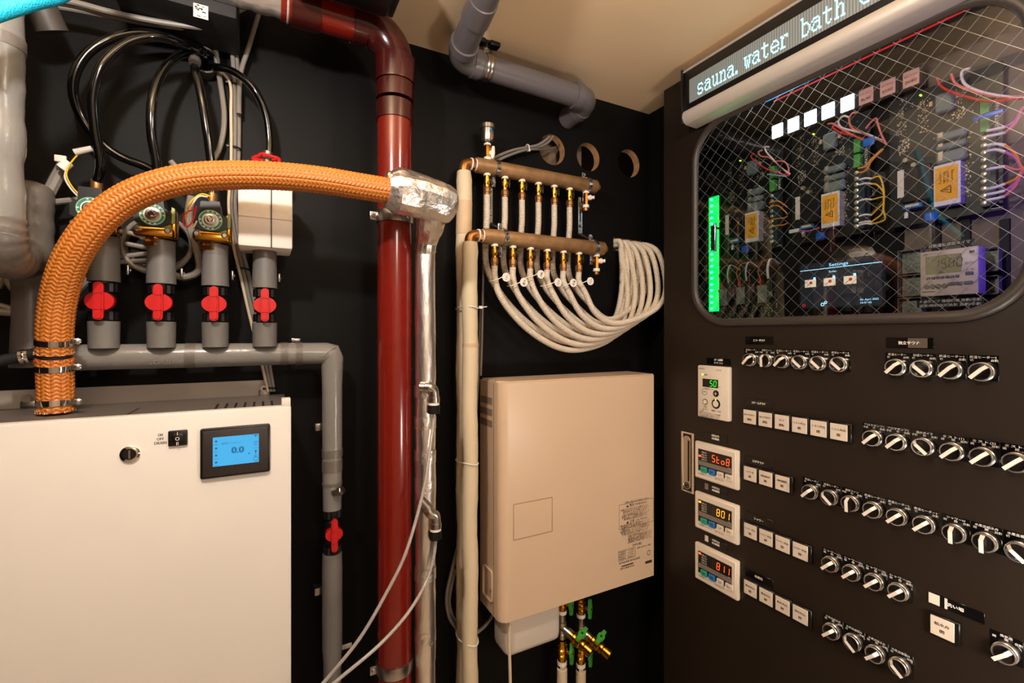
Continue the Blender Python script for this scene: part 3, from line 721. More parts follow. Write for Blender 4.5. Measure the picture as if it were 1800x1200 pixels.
# ================================================================ gloss black hoses out of the wall sleeve
sc_ = PY(362, 119, YW); sy = YW
g = thing('wall_sleeve', 'grey pipe sleeve in the wall where the gloss black hoses emerge', 'sleeve', sc_)
m = MB(); m.loft([m.ring(sc_+V((0, y, 0)), X1, Z1, r, 28) for y, r in ((-.001, .0235), (-.03, .0235), (-.03, .0205), (-.002, .0203))], caps=False); part('sleeve', m, MATS['brown_grey_pipe'], g)
m = MB(); m.cyl(sc_+V((0, -.0005, 0)), sc_+V((0, -.0015, 0)), .0206, n=24); part('dark_mouth', m, blackmat, g)
def barb(i): return SV[i]+V((0, .03, .045))
bl = [('black hose looping from the wall sleeve down to the first solenoid valve', [barb(0), PY(177, 290, .935), PY(167, 225, .92), PY(164, 165, .91), PY(180, 115, .905), PY(220, 78, .91), PY(275, 65, .92), PY(325, 80, .95), sc_+V((-.006, -.03, .012)), sc_+V((-.004, -.004, .010))]),
      ('black hose making the widest loop, crossing behind the first to the middle valve', [barb(1)+V((.02, .02, .015)), PY(262, 296, .985), PY(205, 272, .985), PY(160, 232, .98), PY(134, 185, .97), PY(129, 143, .96), PY(150, 98, .955), PY(200, 66, .955), PY(260, 58, .965), PY(315, 72, .985), sc_+V((0, -.03, .014)), sc_+V((.004, -.004, .012))]),
      ('black hose arching from the wall sleeve to the middle solenoid valve', [barb(1), PY(276, 295, .94), PY(266, 230, .93), PY(270, 165, .93), PY(292, 118, .945), PY(325, 93, .97), sc_+V((-.002, -.034, .004)), sc_+V((0, -.004, 0))]),
      ('black hose dropping straight from the wall sleeve to the third solenoid valve', [barb(2), PY(371, 290, .95), PY(362, 220, .945), PY(352, 160, .945), PY(343, 122, .955), PY(345, 103, .985), sc_+V((-.008, -.006, 0))]),
      ('black hose arching over to the red handwheel valve', [PY(472, 285, .985), PY(473, 245, .985), PY(465, 195, .98), PY(443, 152, .975), PY(410, 126, .985), PY(380, 118, 1.0), sc_+V((.006, -.004, -.004))])]
for lab, pts in bl:
    m = MB(); m.tube(resample(spline(pts, 10), .006), .0068, 14); solo('black_hose', lab, 'hose', m, blackrub, 'gloss black hoses from the wall sleeve')
a, b = PY(342, 112, .953), PY(343, 104, .958); m = MB(); m.cyl(a, b, .0085, n=16); m.torus(a.lerp(b, .5), b-a, .0085, .001, 16, 6); solo('hose_collar', 'brown ribbed collar at the upper end of the straight black hose', 'collar', m, MATS['brown_grey_pipe'])

# ================================================================ grey cables on the wall
def cable(lab, pts, r=.0045, Y=None, mat=None, group='grey cables along the dark wall', name='grey_cable'):
    m = MB(); m.tube(resample(spline(path(pts, Y), 8), .007), r, 9); return solo(name, lab, 'cable', m, mat or greencable, group)
cable('upper of two grey cables sagging along the top below the black unit', [(70, -6), (130, 4), (190, 20), (250, 33), (310, 43), (372, 50)], .0046, .96)
cable('lower of two grey cables sagging along the top below the black unit', [(80, 8), (140, 18), (200, 30), (260, 41), (320, 48), (376, 52)], .0046, .975)
cable('single grey cable hanging behind the straight black hose', [(383, 44), (378, 75), (382, 110), (388, 150), (394, 200), (392, 235), (384, 265), (374, 285), (364, 330)], .0046, 1.02)
cable('first of the paired grey cables running down to the wall bracket', [(404, 50), (408, 90), (412, 150), (413, 220), (411, 300), (406, 360), (414, 420), (428, 480), (446, 560), (466, 640), (476, 688)], .0038, 1.025)
cable('second of the paired grey cables running down to the wall bracket', [(411, 52), (416, 100), (419, 150), (420, 220), (418, 300), (413, 360), (421, 420), (436, 480), (454, 560), (473, 640), (481, 688)], .0038, 1.03)
cable('thin pale cable tied in front of the paired grey cables', [(383, 124), (393, 130), (404, 146), (406, 200), (406, 300), (402, 360), (410, 430), (424, 490), (440, 560), (460, 640), (471, 688)], .0026, 1.018, MATS['beige_pipe_wrap'])
cable('grey cable slanting down from the clear duct near the ceiling', [(458, 14), (447, 50), (435, 90), (425, 120), (421, 150), (420, 200)], .0042, 1.015)
cable('short grey cable end under the clear duct', [(418, 20), (432, 13), (447, 8)], .0042, 1.0)
for (px, py, lab) in ((410, 150, 'black zip tie around the paired cables near the top'), (411, 261, 'black zip tie around the paired cables just above the orange hose'), (426, 473, 'black zip tie around the paired cables between the red valves'), (474, 682, 'black zip tie holding the cables to the wall bracket')):
    c = PY(px+2, py, 1.026); m = MB(); m.torus(c, V((.1, .1, 1)), .009, .0016, 18, 6); m.box(c+V((-.014, -.010, -.002)), c+V((-.008, -.006, .003)), .0008); solo('zip_tie', lab, 'zip tie', m, blackpl, 'black zip ties')
cable('stout grey conduit slanting up to the white wire splice', [(60, 372), (85, 340), (100, 312), (114, 288)], .0085, .985)
cable('thin grey cable running level behind the first solenoid valve', [(80, 358), (105, 354), (140, 351)], .0048, .99)
cable('stout grey conduit with black marks bending beneath the third valve', [(336, 345), (332, 380), (340, 420), (350, 455), (350, 475), (335, 485), (315, 486), (290, 476)], .0062, .985)
coil = []
for t in range(0, 5*16):
    a = 2*pi*t/16; k = t/80
    coil.append(PY(275+62*math.cos(a)*(1-.05*k)+4*k, 430+(50-9*k)*math.sin(a), 1.0+.03*k))
m = MB(); m.tube(spline(coil, 2), .0040, 8); solo('cable_coil', 'grey cable wound in a loose coil behind the risers', 'cable', m, greencable)
for i, (y0, y1) in enumerate(((402, 418), (424, 436), (452, 446), (461, 458))):
    cable(['topmost', 'second', 'third', 'lowest'][i]+' grey cable crossing between the first two risers', [(200, y0), (230, (y0+y1)/2), (262, y1), (300, y1+6)], .0042, 1.005)
cable('pale cable poking up behind the orange hose', [(300, 283), (310, 295), (320, 310)], .0045, .97)
cable('grey cable curving behind the fat wrapped pipe', [(-5, 505), (8, 480), (6, 450), (18, 440), (10, 470), (18, 500), (35, 520)], .0055, 1.0)
cable('grey cable emerging below the fat wrapped pipe', [(-60, 526), (0, 538), (25, 545)], .0055, .99)
cable('grey cable beside the fat wrapped pipe, lower strand', [(-60, 540), (0, 548), (25, 550)], .0055, .98)
cable('grey cable passing behind the first red handle', [(135, 510), (146, 500), (156, 490)], .006, 1.0)

# ================================================================ black unit and clear duct by the ceiling
g = thing('black_unit', 'black boxy unit with small white label hung under the ceiling', 'unit', (-.12, .95, ZC))
a, b = PY(200, 10, .93), PY(418, 52, .93); m = MB(); m.box((a.x, .90, b.z), (b.x, 1.02, ZC-.005), .004); u_ = part('case', m, blackmat, g)
for k in range(3):
    m = MB(); q = b.z+.02+.03*k; m.box((a.x, .8985, q), (b.x, .901, q+.0015)); part('groove', m, blackmat, u_)
c = PY(353, 20, .8985); m = MB(); m.rect(c, X1, Z1, .020, .022); l = part('label', m, paper, u_)
m = MB(); rnd = random.Random(3)
for k in range(14): m.rect(c+V((rnd.uniform(-.007, .007), -.0004, rnd.uniform(-.009, .009))), X1, Z1, rnd.uniform(.002, .006), .0012)
part('label_print', m, ink, u_)
# ================================================================ oxblood stack pipe
RX, RY, RR = .2241, .90, .0322
EZ = H+.5745; ER = .055
g = thing('stack_pipe', 'glossy oxblood vent stack running up the wall and bending under the ceiling', 'pipe', (RX, RY, .6))
m = MB(); m.cyl((RX, RY, .002), (RX, RY, EZ-ER-.10), RR, n=40); part('pipe', m, redp, g)
def redfitting(name, prof, axis=Z1, o=None, mat=redfit):
    m = MB(); m.lathe(o, axis, prof, 40); return part(name, m, mat, g)
q = EZ-ER
zc = lambda py: PY(695, py, RY-RR).z
redfitting('collar', [(0, RR), (.0, RR+.0022), (zc(168)-zc(200), RR+.0026), (zc(168)-zc(200)+.0005, RR)], o=(RX, RY, zc(201)))
redfitting('socket', [(0, RR), (.0002, RR+.0032), (.03, RR+.0035), (.0302, RR+.001), (.033, RR+.001), (.0332, RR+.0042), (.036, RR+.0045), (q-zc(165)-.001, RR+.0055), (q-zc(165)+.004, RR+.0058), (q-zc(165)+.0042, RR+.002)], o=(RX+.001, RY, zc(163)))
pts = [(RX, RY, q-.002)]+[(RX-ER+ER*math.cos(pi/2*k/14), RY, q+ER*math.sin(pi/2*k/14)) for k in range(15)]+[(RX-ER-.002, RY, EZ)]
m = MB(); m.tube(pts, RR+.002, 40); part('elbow', m, redfit, g)
redfitting('socket', [(0, RR+.002), (.0005, RR+.0045), (.024, RR+.0045), (.0245, RR+.001)], -X1, (RX-ER+.002, RY, EZ))
m = MB(); m.cyl((RX-ER-.02, RY, EZ), (.028, RY, EZ), RR, n=40); part('pipe', m, redp, g)
a, b = PY(653, 30, RY).x, PY(620, 30, RY).x
m = MB(); m.cyl((b, RY, EZ), (a, RY, EZ), RR+.0006, n=40); part('band', m, redband, g)
a, b = PY(562, 10, RY).x, PY(512, 5, RY).x
redfitting('socket', [(0, RR), (.0002, RR+.004), (a-b, RR+.004), (a-b+.0003, RR-.002)], -X1, (a, RY, EZ))
for z in (PY(690, 1188, RY-RR).z, H+.222):
    m = MB(); m.loft([m.ring((RX, RY, z+s), X1, Y1, RR+r, 40) for s, r in ((-.011, .0004), (-.011, .002), (-.006, .003), (.006, .003), (.011, .002), (.011, .0004))], caps=False); cl_ = part('pipe_clamp', m, steel, g)
    m = MB(); m.box((RX-RR-.014, RY-.002, z-.008), (RX-RR+.0, RY+.002, z+.008), .001); m.cyl((RX-RR-.008, RY-.006, z), (RX-RR-.008, RY+.006, z), .0035, n=6); part('clamp_bolt', m, steel, cl_)
m = MB(); c = PY(627, 56, RY); m.box((PY(615, 50, .93).x, .93, c.z-.0035), (PY(652, 60, .93).x, .936, c.z-.0005), .0005); part('bracket_plate', m, wrap, g)
g = thing('clear_duct', 'crinkled clear plastic duct joining the oxblood pipe under the ceiling', 'duct', (-.02, RY, EZ))
x1 = PY(510, 5, RY).x
m = MB(); m.tube([(x1-.012*k, RY, EZ) for k in range(14)], [RR-.003+.0015*math.sin(k*2.2) for k in range(14)], 24); part('sleeve', m, clearpipe, g)
m = MB(); m.torus((x1-.004, RY, EZ), X1, RR-.001, .002, 30, 6); part('rim', m, M('duct_rim', '#b9b0a4', .4), g)
g = thing('black_duct_end', 'black rounded duct end crossing above the oxblood elbow', 'duct', (.2, .83, ZC))
a = PY(692, 15, .80); m = MB(); m.box((a.x-.16, .76, a.z-.006), (a.x, .83, ZC-.004), .012, 3); part('case', m, blackpl, g)
m = MB(); m.box((a.x-.004, .758, a.z+.004), (a.x+.006, .832, ZC-.004), .002); part('flange', m, blackmat, g)

# ================================================================ grey drain pipe under the ceiling
A1 = PY(806, 108, .95); B1 = PY(1036, 172, .95); zp = (A1.z+B1.z)/2; DR = .0262
A = V((A1.x, .95, zp+.004)); B = V((B1.x, .95, zp-.004))
T = V((.10, -1, .10)); Tn = T.normalized()
g = thing('ceiling_drain_pipe', 'grey drain pipe hung under the ceiling with an elbow at each end', 'pipe', A.lerp(B, .5))
d = (B-A).normalized(); er = .034
m = MB(); m.cyl(A+d*er, B-d*er, DR, n=32); part('pipe', m, pvc, g)
def bend(P, din, dout, r, R, name='elbow'):
    m = MB(); pts = []
    for k in range(13):
        t = k/12; a = P-din*r; b = P+dout*r
        pts.append(a.lerp(P, t).lerp(P.lerp(b, t), t))
    m.tube([pts[0]-din*.002]+pts+[pts[-1]+dout*.002], R, 32); e = part(name, m, pvc, g)
    for p, q in ((P-din*r, -din), (P+dout*r, dout)):
        m = MB(); m.lathe(p, q, [(-.004, R), (-.003, R+.0022), (.016, R+.0022), (.017, DR*.9)], 32); part('socket', m, pvc, e)
    return e
far = PY(846, 0, .80)
d0 = (far-A).normalized()
d0 = V((d0.x, d0.y, max(0.0, min(d0.z, .12)))).normalized()
bend(A, -d0, d, er, DR+.002)
m = MB(); m.cyl(A+d0*er, A+d0*.7, DR, n=32); part('pipe', m, pvc, g)
m = MB(); m.lathe(A+d0*.115, d0, [(0, DR), (.0005, DR+.0025), (.05, DR+.0025), (.051, DR)], 32); part('socket', m, pvc, g)
dw = V((-.06, 1, -.12)).normalized()
bend(B, d, dw, er, DR+.002)
m = MB(); m.cyl(B+dw*er, B+dw*.12, DR, n=32); part('pipe', m, pvc, g)
c = A.lerp(B, .19)
m = MB(); u, v = frame_of(d); m.loft([m.ring(c+d*s, u, v, DR+r, 32) for s, r in ((-.008, .0005), (-.008, .002), (-.003, .0032), (0, .002), (.003, .0032), (.008, .002), (.008, .0005))], caps=False); hb = part('pipe_hanger', m, steel, g)
m = MB(); e = c+V((0, 0, DR)); m.box(e+V((-.007, -.0015, -.002)), e+V((.007, .0015, .018)), .001); m.cyl(e+V((0, -.004, .01)), e+V((0, .004, .01)), .003, n=6); m.cyl(e+V((0, 0, .016)), V((e.x, e.y, ZC)), .003, n=10); part('hanger_rod', m, nickel, hb)
m = MB(); m.box((e.x-.030, e.y-.010, ZC-.010), (e.x-.006, e.y+.010, ZC-.0005), .001); m.box((e.x+.006, e.y-.010, ZC-.010), (e.x+.030, e.y+.010, ZC-.0005), .001); m.box((e.x-.008, e.y-.006, ZC-.006), (e.x+.008, e.y+.006, ZC-.0005)); m.lathe((e.x, e.y, ZC-.014), Z1, [(0, .006), (.008, .006)], 6); part('ceiling_anchor', m, blackpl, hb)

# ================================================================ foil-wrapped elbow and pipe
FX, FY, FR = .2783, .88, .0192
def crumple(m, amp, sc_=55, seed=0):
    m.v = [v+V(noise.noise_vector(v*sc_+V((seed, 0, 0))))*amp+V(noise.noise_vector(v*sc_*2.7))*amp*.45 for v in m.v]; return m
g = thing('foil_pipe', 'foil-wrapped pipe with fat crumpled elbow beside the oxblood stack', 'pipe', (FX, FY, 1.2))
ax = spline([(.184, .797, H+.243), (.22, .799, H+.243), (.26, .806, H+.240), (.290, .814, H+.236), (.312, .820, H+.232)], 8)
rr = []
for i in range(len(ax)):
    t = i/(len(ax)-1); rr.append(.030+.008*min(1, t*9) if t < .74 else .038*math.sqrt(max(0, 1-.93*((t-.74)/.26)**2)))
m = MB(); m.tube(ax, rr, 16); crumple(m, .0026, 42); part('elbow_wrap', m, foil, g, smooth=14)
drop = spline([(.272, .822, H+.225), (.276, .845, H+.200), (FX, .868, H+.183), (FX, FY, H+.160)], 5)
m = MB(); m.tube(drop, [.030-.0095*min(1, k/11) for k in range(len(drop))], 15); crumple(m, .0024, 50, 3); part('neck_wrap', m, foil, g, smooth=12)
m = MB(); zs = [H+.175-.009*k for k in range(185)]; m.tube([(FX, FY, z) for z in zs], [FR+(.0006 if (k//15) % 2 else 0) for k in range(len(zs))], 26)
m.v = [V((v.x, v.y, v.z))+V(noise.noise_vector(V((v.x*70, v.y*70, v.z*22))))*.0013 for v in m.v]; part('pipe_wrap', m, foilsmooth, g, smooth=30)
for z in (H-.11, H-.17, H-.235, H-.29, H-.46, H-.58):
    m = MB(); m.loft([m.ring((FX, FY, z+s), X1, Y1, FR+.0014, 30) for s in (-.012, .012)], caps=False); crumple(m, .0006, 60); part('tape_band', m, foil, g, smooth=30)
m = MB(); m.tube([(FX+FR+.001+.0012*math.sin(k*1.1), FY+.012, H+.16-.02*k) for k in range(82)], [.0026+.0006*math.sin(k*1.9) for k in range(82)], 7); part('seam_strip', m, kraft, g)
p = PY(687, 309, .775); m = MB(); m.lathe(p, V((.1, -1, .2)), [(0, .006), (.003, .006), (.004, .003)], 10); part('foil_knot', m, chrome, g)
# sampling elbows with translucent tubes
def sampler(lab, lab2, px, py, pr, tube, back):
    Yt = .855; tx = .075 if 'upper' in lab else .09
    c = PY(px, py, Yt); s = PY(back[0], back[1], FY-FR+.004)
    g2 = thing('tube_elbow', lab, 'fitting', c)
    m = MB(); pts = [s, s.lerp(c, .6), c+V((-.004, 0, .001)), c+V((.004, -.001, -.004)), c+V((.006, -.001, -.014)), c+V((.006, -.001, -.028))]
    m.tube(spline(pts, 5), .0098, 16); e = part('elbow', m, nickel, g2)
    m = MB(); m.lathe(s.lerp(c, .55), c-s, [(0, .0098), (0, .0115), (.006, .0115), (.006, .0098)], 16); m.lathe(c+V((.006, -.001, -.018)), -Z1, [(0, .0098), (0, .0112), (.010, .0112), (.010, .008)], 16); part('rim', m, nickel, e)
    m = MB(); m.lathe(c+V((.006, -.001, -.028)), -Z1, [(0, .0105), (.006, .0105)], 16); part('seal', m, whiteplastic, g2)
    m = MB(); m.lathe(c+V((.006, -.001, -.033)), -Z1, [(0, .0118), (.016, .0118)], 8); part('nut', m, blackpl, g2)
    m = MB(); st = c+V((.006, -.001, -.045)); m.tube(resample(spline([st, st-Z1*.01]+path(tube)+[V((tx, .77, .62)), V((tx-.01, .78, .3)), V((tx-.01, .78, .004))], 8), .010), .0029, 10); solo('translucent_tube', lab2, 'tube', m, clearhose, 'translucent sampling tubes')
sampler('upper nickel elbow with black nut on the foil pipe', 'translucent tube falling from the upper nickel elbow', 757, 681, .01, [(759, 760, .853), (755, 795, .85), (749, 840, .84), (733, 907, .825), (710, 980, .81), (678, 1044, .80), (632, 1122, .79), (573, 1195, .79), (545, 1230, .79)], (738, 680))
sampler('lower nickel elbow with black nut on the foil pipe', 'translucent tube falling from the lower nickel elbow', 760, 902, .01, [(763, 975, .852), (752, 1015, .845), (722, 1070, .82), (670, 1130, .80), (585, 1202, .79), (560, 1225, .79)], (738, 876))

# ================================================================ beige wrapped risers
BXa, BRa, BXb, BRb = .4034, .0172, .4012, .0173
UZ, LZ = H+.388, H+.2178; UY, LY = .99, .95
def wrapped(name, lab, x, y, R, top, joint):
    g = thing('wrapped_riser', lab, 'pipe', (x, y, 1.0), 'beige wrapped risers')
    zs = [top-.02*k for k in range(int((top-.01)/.02))]
    rr = [R*(1+.03*math.sin(k*.9+name)+.025*math.sin(k*2.3)) for k in range(len(zs))]; rr[0] = R*.9
    m = MB(); m.tube([(x+.0012*math.sin(k*.5+name), y, z) for k, z in enumerate(zs)], rr, 22); part('wrap', m, wrap, g, smooth=60)
    for z0, z1 in joint:
        m = MB(); m.tube([(x+.0012*math.sin((top-z)/.02*.5+name), y, z) for z in (z0, (z0+z1)/2, z1)], R*1.045, 22); part('tape_wrap', m, wrap2, g)
    return g
ga = wrapped(0, 'beige wrapped riser rising to the upper manifold', BXa, UY, BRa, UZ-.020, [(H+.30, H+.225)])
gb = wrapped(2, 'beige wrapped riser rising to the lower manifold', BXb, LY, BRb, LZ-.017, [(H-.02, H-.028)])
for py, lab in ((539, 'white zip tie around both beige risers below the manifolds'), (818, 'white zip tie around both beige risers beside the heater'), (1138, 'white zip tie around both beige risers near the tank')):
    z = PY(826, py, LY-.02).z; m = MB(); c = V(((BXa+BXb)/2, (UY+LY)/2, z)); n = 24
    m.tube([c+V((.0205*math.cos(2*pi*k/n), .0405*math.sin(2*pi*k/n), .002*math.sin(4*pi*k/n))) for k in range(n)], .0016, 6, closed=True)
    if py == 539: m.box(c+V((.016, -.034, -.003)), c+V((.024, -.028, .003)), .001); m.tube([c+V((.022, -.03, 0)), c+V((.036, -.028, .002))], .0012, 5)
    solo('zip_tie', lab, 'zip tie', m, tie_m, 'white zip ties on the risers')
cable('thin grey cable beside the beige risers, running down to the heater', [(852, 320), (851, 400), (849, 500), (847, 600), (845, 660)], .0028, 1.02)
cable('thin grey cable behind the beige risers, half hidden', [(845, 540), (843, 600), (841, 660), (838, 720)], .0026, 1.03)
cable('grey cable looping out beside the beige risers under the heater', [(805, 960), (795, 1000), (785, 1050), (790, 1085), (803, 1105), (815, 1118)], .0042, 1.02)
cable('second grey cable looping beside the beige risers', [(800, 1000), (790, 1060), (800, 1090), (812, 1105)], .0036, 1.025)
cable('grey cable sweeping from the risers to the heater corner', [(838, 1112), (852, 1100), (863, 1086), (868, 1075)], .004, 1.02)
cable('pale cable dropping straight down below the heater', [(897, 1088), (895, 1120), (896, 1160), (897, 1205), (897, 1500), (897, 1900)], .0036, .93, MATS['beige_pipe_wrap'])
cable('first of the cables bundled into the round wall hole', [(858, 283), (880, 272), (905, 263), (926, 259), (945, 255), (958, 247), (966, 240)], .0035, 1.015, greycab)
cable('second of the cables bundled into the round wall hole', [(860, 288), (885, 276), (908, 268), (927, 261), (950, 257), (963, 250), (972, 240)], .0035, 1.02, greycab)
m = MB(); m.tube(resample(spline([PY(866, 286, 1.01), PY(900, 271, 1.01), PY(927, 263, 1.015), PY(955, 262, 1.035), PY(985, 259, 1.09)], 8), .007), .0033, 9); solo('grey_cable', 'third cable bundled into the round wall hole, lying lowest', 'cable', m, greycab, 'grey cables along the dark wall')
c = PY(927, 260, 1.016); m = MB(); m.torus(c, V((1, .1, .15)), .008, .0014, 18, 6); m.box(c+V((-.002, -.012, -.012)), c+V((.002, -.008, -.006)), .0006); solo('zip_tie', 'white zip tie gathering the cables before the round hole', 'zip tie', m, tie_m)

# ================================================================ manifolds
XO = [.4612+.0464*i for i in range(6)]
def manifold(lab, y, z, R, riser_x, riser_top, rm):
    g = thing('manifold', lab, 'manifold', (.6, y, z), 'bronze manifolds')
    x0, x1 = .432, .776 if y > .97 else .768
    m = MB(); m.lathe((x0, y, z), X1, [(0, R*.96), (.001, R), (x1-x0-.001, R), (x1-x0, R*.96)], 12); part('barrel', m, bronze, g, smooth=40)
    m = MB(); m.lathe((x1, y, z), X1, [(0, R*.6), (.003, R*.6)], 16); part('seal', m, whiteplastic, g)
    m = MB(); m.lathe((x1+.003, y, z), X1, [(0, .0085), (.009, .0085)], 6); part('end_plug', m, copper, g)
    # elbow to the riser
    m = MB(); pts = [V((riser_x, y, riser_top-.004)), V((riser_x, y, z-.012)), V((riser_x+.003, y, z-.004)), V((riser_x+.012, y, z)), V((x0-.012, y, z))]
    m.tube(spline(pts, 4), .0118, 16); e = part('elbow', m, copper, g)
    for q in (x0-.013, x0-.003):
        m = MB(); m.lathe((q, y, z), X1, [(0, .0142), (.003, .0142)], 18); part('seal', m, whiteplastic, g)
    m = MB(); m.lathe((x0-.010, y, z), X1, [(0, .0148), (.007, .0148)], 8); part('hex_nut', m, copper, g)
    for q in (.052, x1-x0-.028):
        m = MB(); cx = x0+q; b = .005
        m.loft([m.ring((cx+s, y, z), Y1, Z1, R+r, 20) for s, r in ((-b, .0002), (-b, .0018), (b, .0018), (b, .0002))], caps=False); st = part('strap', m, steel, g)
        for dz in (.006, -.007): m = MB(); m.cyl((cx, y-R-.0005, z+dz), (cx, y-R-.0024, z+dz), .0022, n=8); part('strap_hole', m, blackpl, st)
        m = MB(); m.box((cx-.005-.004, y+.004, z-R-.024), (cx+.005-.004, y+.0065, z-R+.004), .0006); m.cyl((cx-.004, y+.004, z-R-.014), (cx-.004, y, z-R-.014), .0038, n=6); part('strap_foot', m, steel, st)
        m = MB(); m.box((cx-.012, y+.004, z+R-.004), (cx-.002, y+.0065, z+R+.016), .0006); m.cyl((cx-.007, y+.004, z+R+.009), (cx-.007, y, z+R+.009), .0038, n=6); part('strap_ear', m, steel, st)
    return g, x1
gU, xu = manifold('upper bronze manifold with air vent on top', UY, UZ, .0178, BXa, UZ-.022, 0)
gL, xl = manifold('lower bronze manifold with round white tags on its hoses', LY, LZ, .0178, BXb, LZ-.019, 0)
def outlet(x, y, zt, lab, grp):
    g = thing('outlet_valve', lab, 'valve', (x, y, zt), grp)
    m = MB(); m.lathe((x, y, zt+.002), -Z1, [(0, .0085), (.005, .0085)], 16); part('seal', m, whiteplastic, g)
    m = MB(); m.lathe((x, y, zt-.003), -Z1, [(0, .0068), (.006, .0068), (.007, .0082), (.019, .0082), (.020, .007), (.027, .007)], 14); b = part('valve_body', m, brass, g)
    m = MB(); m.cyl((x-.001, y-.0078, zt-.021), (x-.001, y-.0095, zt-.021), .0035, n=10); part('valve_screw', m, brass, b)
    m = MB(); m.lathe((x, y, zt-.029), -Z1, [(0, .0078), (.004, .0092), (.012, .0092), (.013, .0082), (.018, .0082)], 8); part('hex_nut', m, brassdull, g)
    m = MB(); m.cyl((x+.006, y-.001, zt-.013), (x+.012, y-.002, zt-.013), .0055, n=12); m.box((x+.008, y-.006, zt-.024), (x+.0125, y+.002, zt-.004), .0012); part('lever', m, blackpl, g)
    return g
ordn = ['first', 'second', 'third', 'fourth', 'fifth', 'sixth']
hose_U, hose_L = [], []
for i, x in enumerate(XO):
    outlet(x, UY, UZ-.0178, ordn[i]+' brass outlet valve under the upper manifold, counted from its copper elbow', 'outlet valves of the upper manifold')
    outlet(x, LY, LZ-.0178, ordn[i]+' brass outlet valve under the lower manifold, counted from its copper elbow', 'outlet valves of the lower manifold')
def bleeder(x, y, zt, lab):
    g = thing('bleed_valve', lab, 'valve', (x, y, zt))
    m = MB(); m.lathe((x, y, zt+.002), -Z1, [(0, .0085), (.006, .0085)], 16); part('seal', m, whiteplastic, g)
    m = MB(); m.lathe((x, y, zt-.004), -Z1, [(0, .0068), (.008, .0075), (.030, .0075), (.031, .006)], 8); part('valve_body', m, brass, g)
    m = MB(); m.lathe((x, y, zt-.034), -Z1, [(0, .0085), (.007, .0085)], 16); part('seal', m, whiteplastic, g)
    m = MB(); m.lathe((x, y, zt-.041), -Z1, [(0, .0062), (.008, .006)], 12); part('plug', m, copper, g)
    d = V((.8, -.6, 0)).normalized(); m = MB(); m.tube([V((x, y, zt-.015))+d*s for s in (.004, .009, .012, .014, .018, .022)], [.006, .006, .0075, .006, .0035, .0048], 10); part('lever', m, whiteplastic, g)
bleeder(xu-.031, UY, UZ-.0178, 'white-levered bleed valve under the far end of the upper manifold')
bleeder(xl-.020, LY, LZ-.0178, 'white-levered bleed valve under the far end of the lower manifold')
# air vent
vx = XO[0]+.001; g = thing('air_vent', 'nickel air vent with white-levered brass cock atop the upper manifold', 'vent', (vx, UY, UZ+.018))
z = UZ+.016
m = MB(); m.lathe((vx, UY, z), Z1, [(0, .0085), (.006, .0085)], 16); part('seal', m, whiteplastic, g)
m = MB(); m.lathe((vx, UY, z+.005), Z1, [(0, .0065), (.004, .0075), (.024, .0078), (.030, .0072)], 8); part('cock', m, brass, g)
m = MB(); m.lathe((vx, UY, z+.034), Z1, [(0, .0082), (.004, .0082)], 16); part('seal', m, whiteplastic, g)
m = MB(); m.lathe((vx, UY, z+.037), Z1, [(0, .004), (.004, .004), (.006, .013), (.010, .0145), (.034, .0145), (.035, .0178), (.044, .0178), (.045, .0165)], 28); vb = part('vent_body', m, nickel, g)
d = V((.85, -.5, 0)).normalized(); m = MB(); m.tube([V((vx, UY, z+.016))+d*s for s in (.004, .010)], .006, 10); c = V((vx, UY, z+.017))+d*.012; m.tube([c+V((-.002, 0, -.014)), c+V((0, 0, -.008)), c, c+V((.001, 0, .008)), c+V((.002, 0, .015))], [.003, .0045, .006, .0045, .0032], 10); part('lever', m, whiteplastic, g)
def wraplabel(mat, a0, a1, z0, z1, nm):
    m = MB(); r = .0148; n = 8; vs = []
    for zz in (z0, z1): vs += [V((vx+r*math.sin(a0+(a1-a0)*k/n), UY-r*math.cos(a0+(a1-a0)*k/n), zz)) for k in range(n+1)]
    m.add(vs, [(k, k+1, n+2+k, n+1+k) for k in range(n)]); part(nm, m, mat, vb)
wraplabel(bluelab, -.1, .9, z+.060, z+.066, 'blue_label'); wraplabel(M('copper_label', '#a8643c', .4), .0, .8, z+.048, z+.059, 'copper_label')
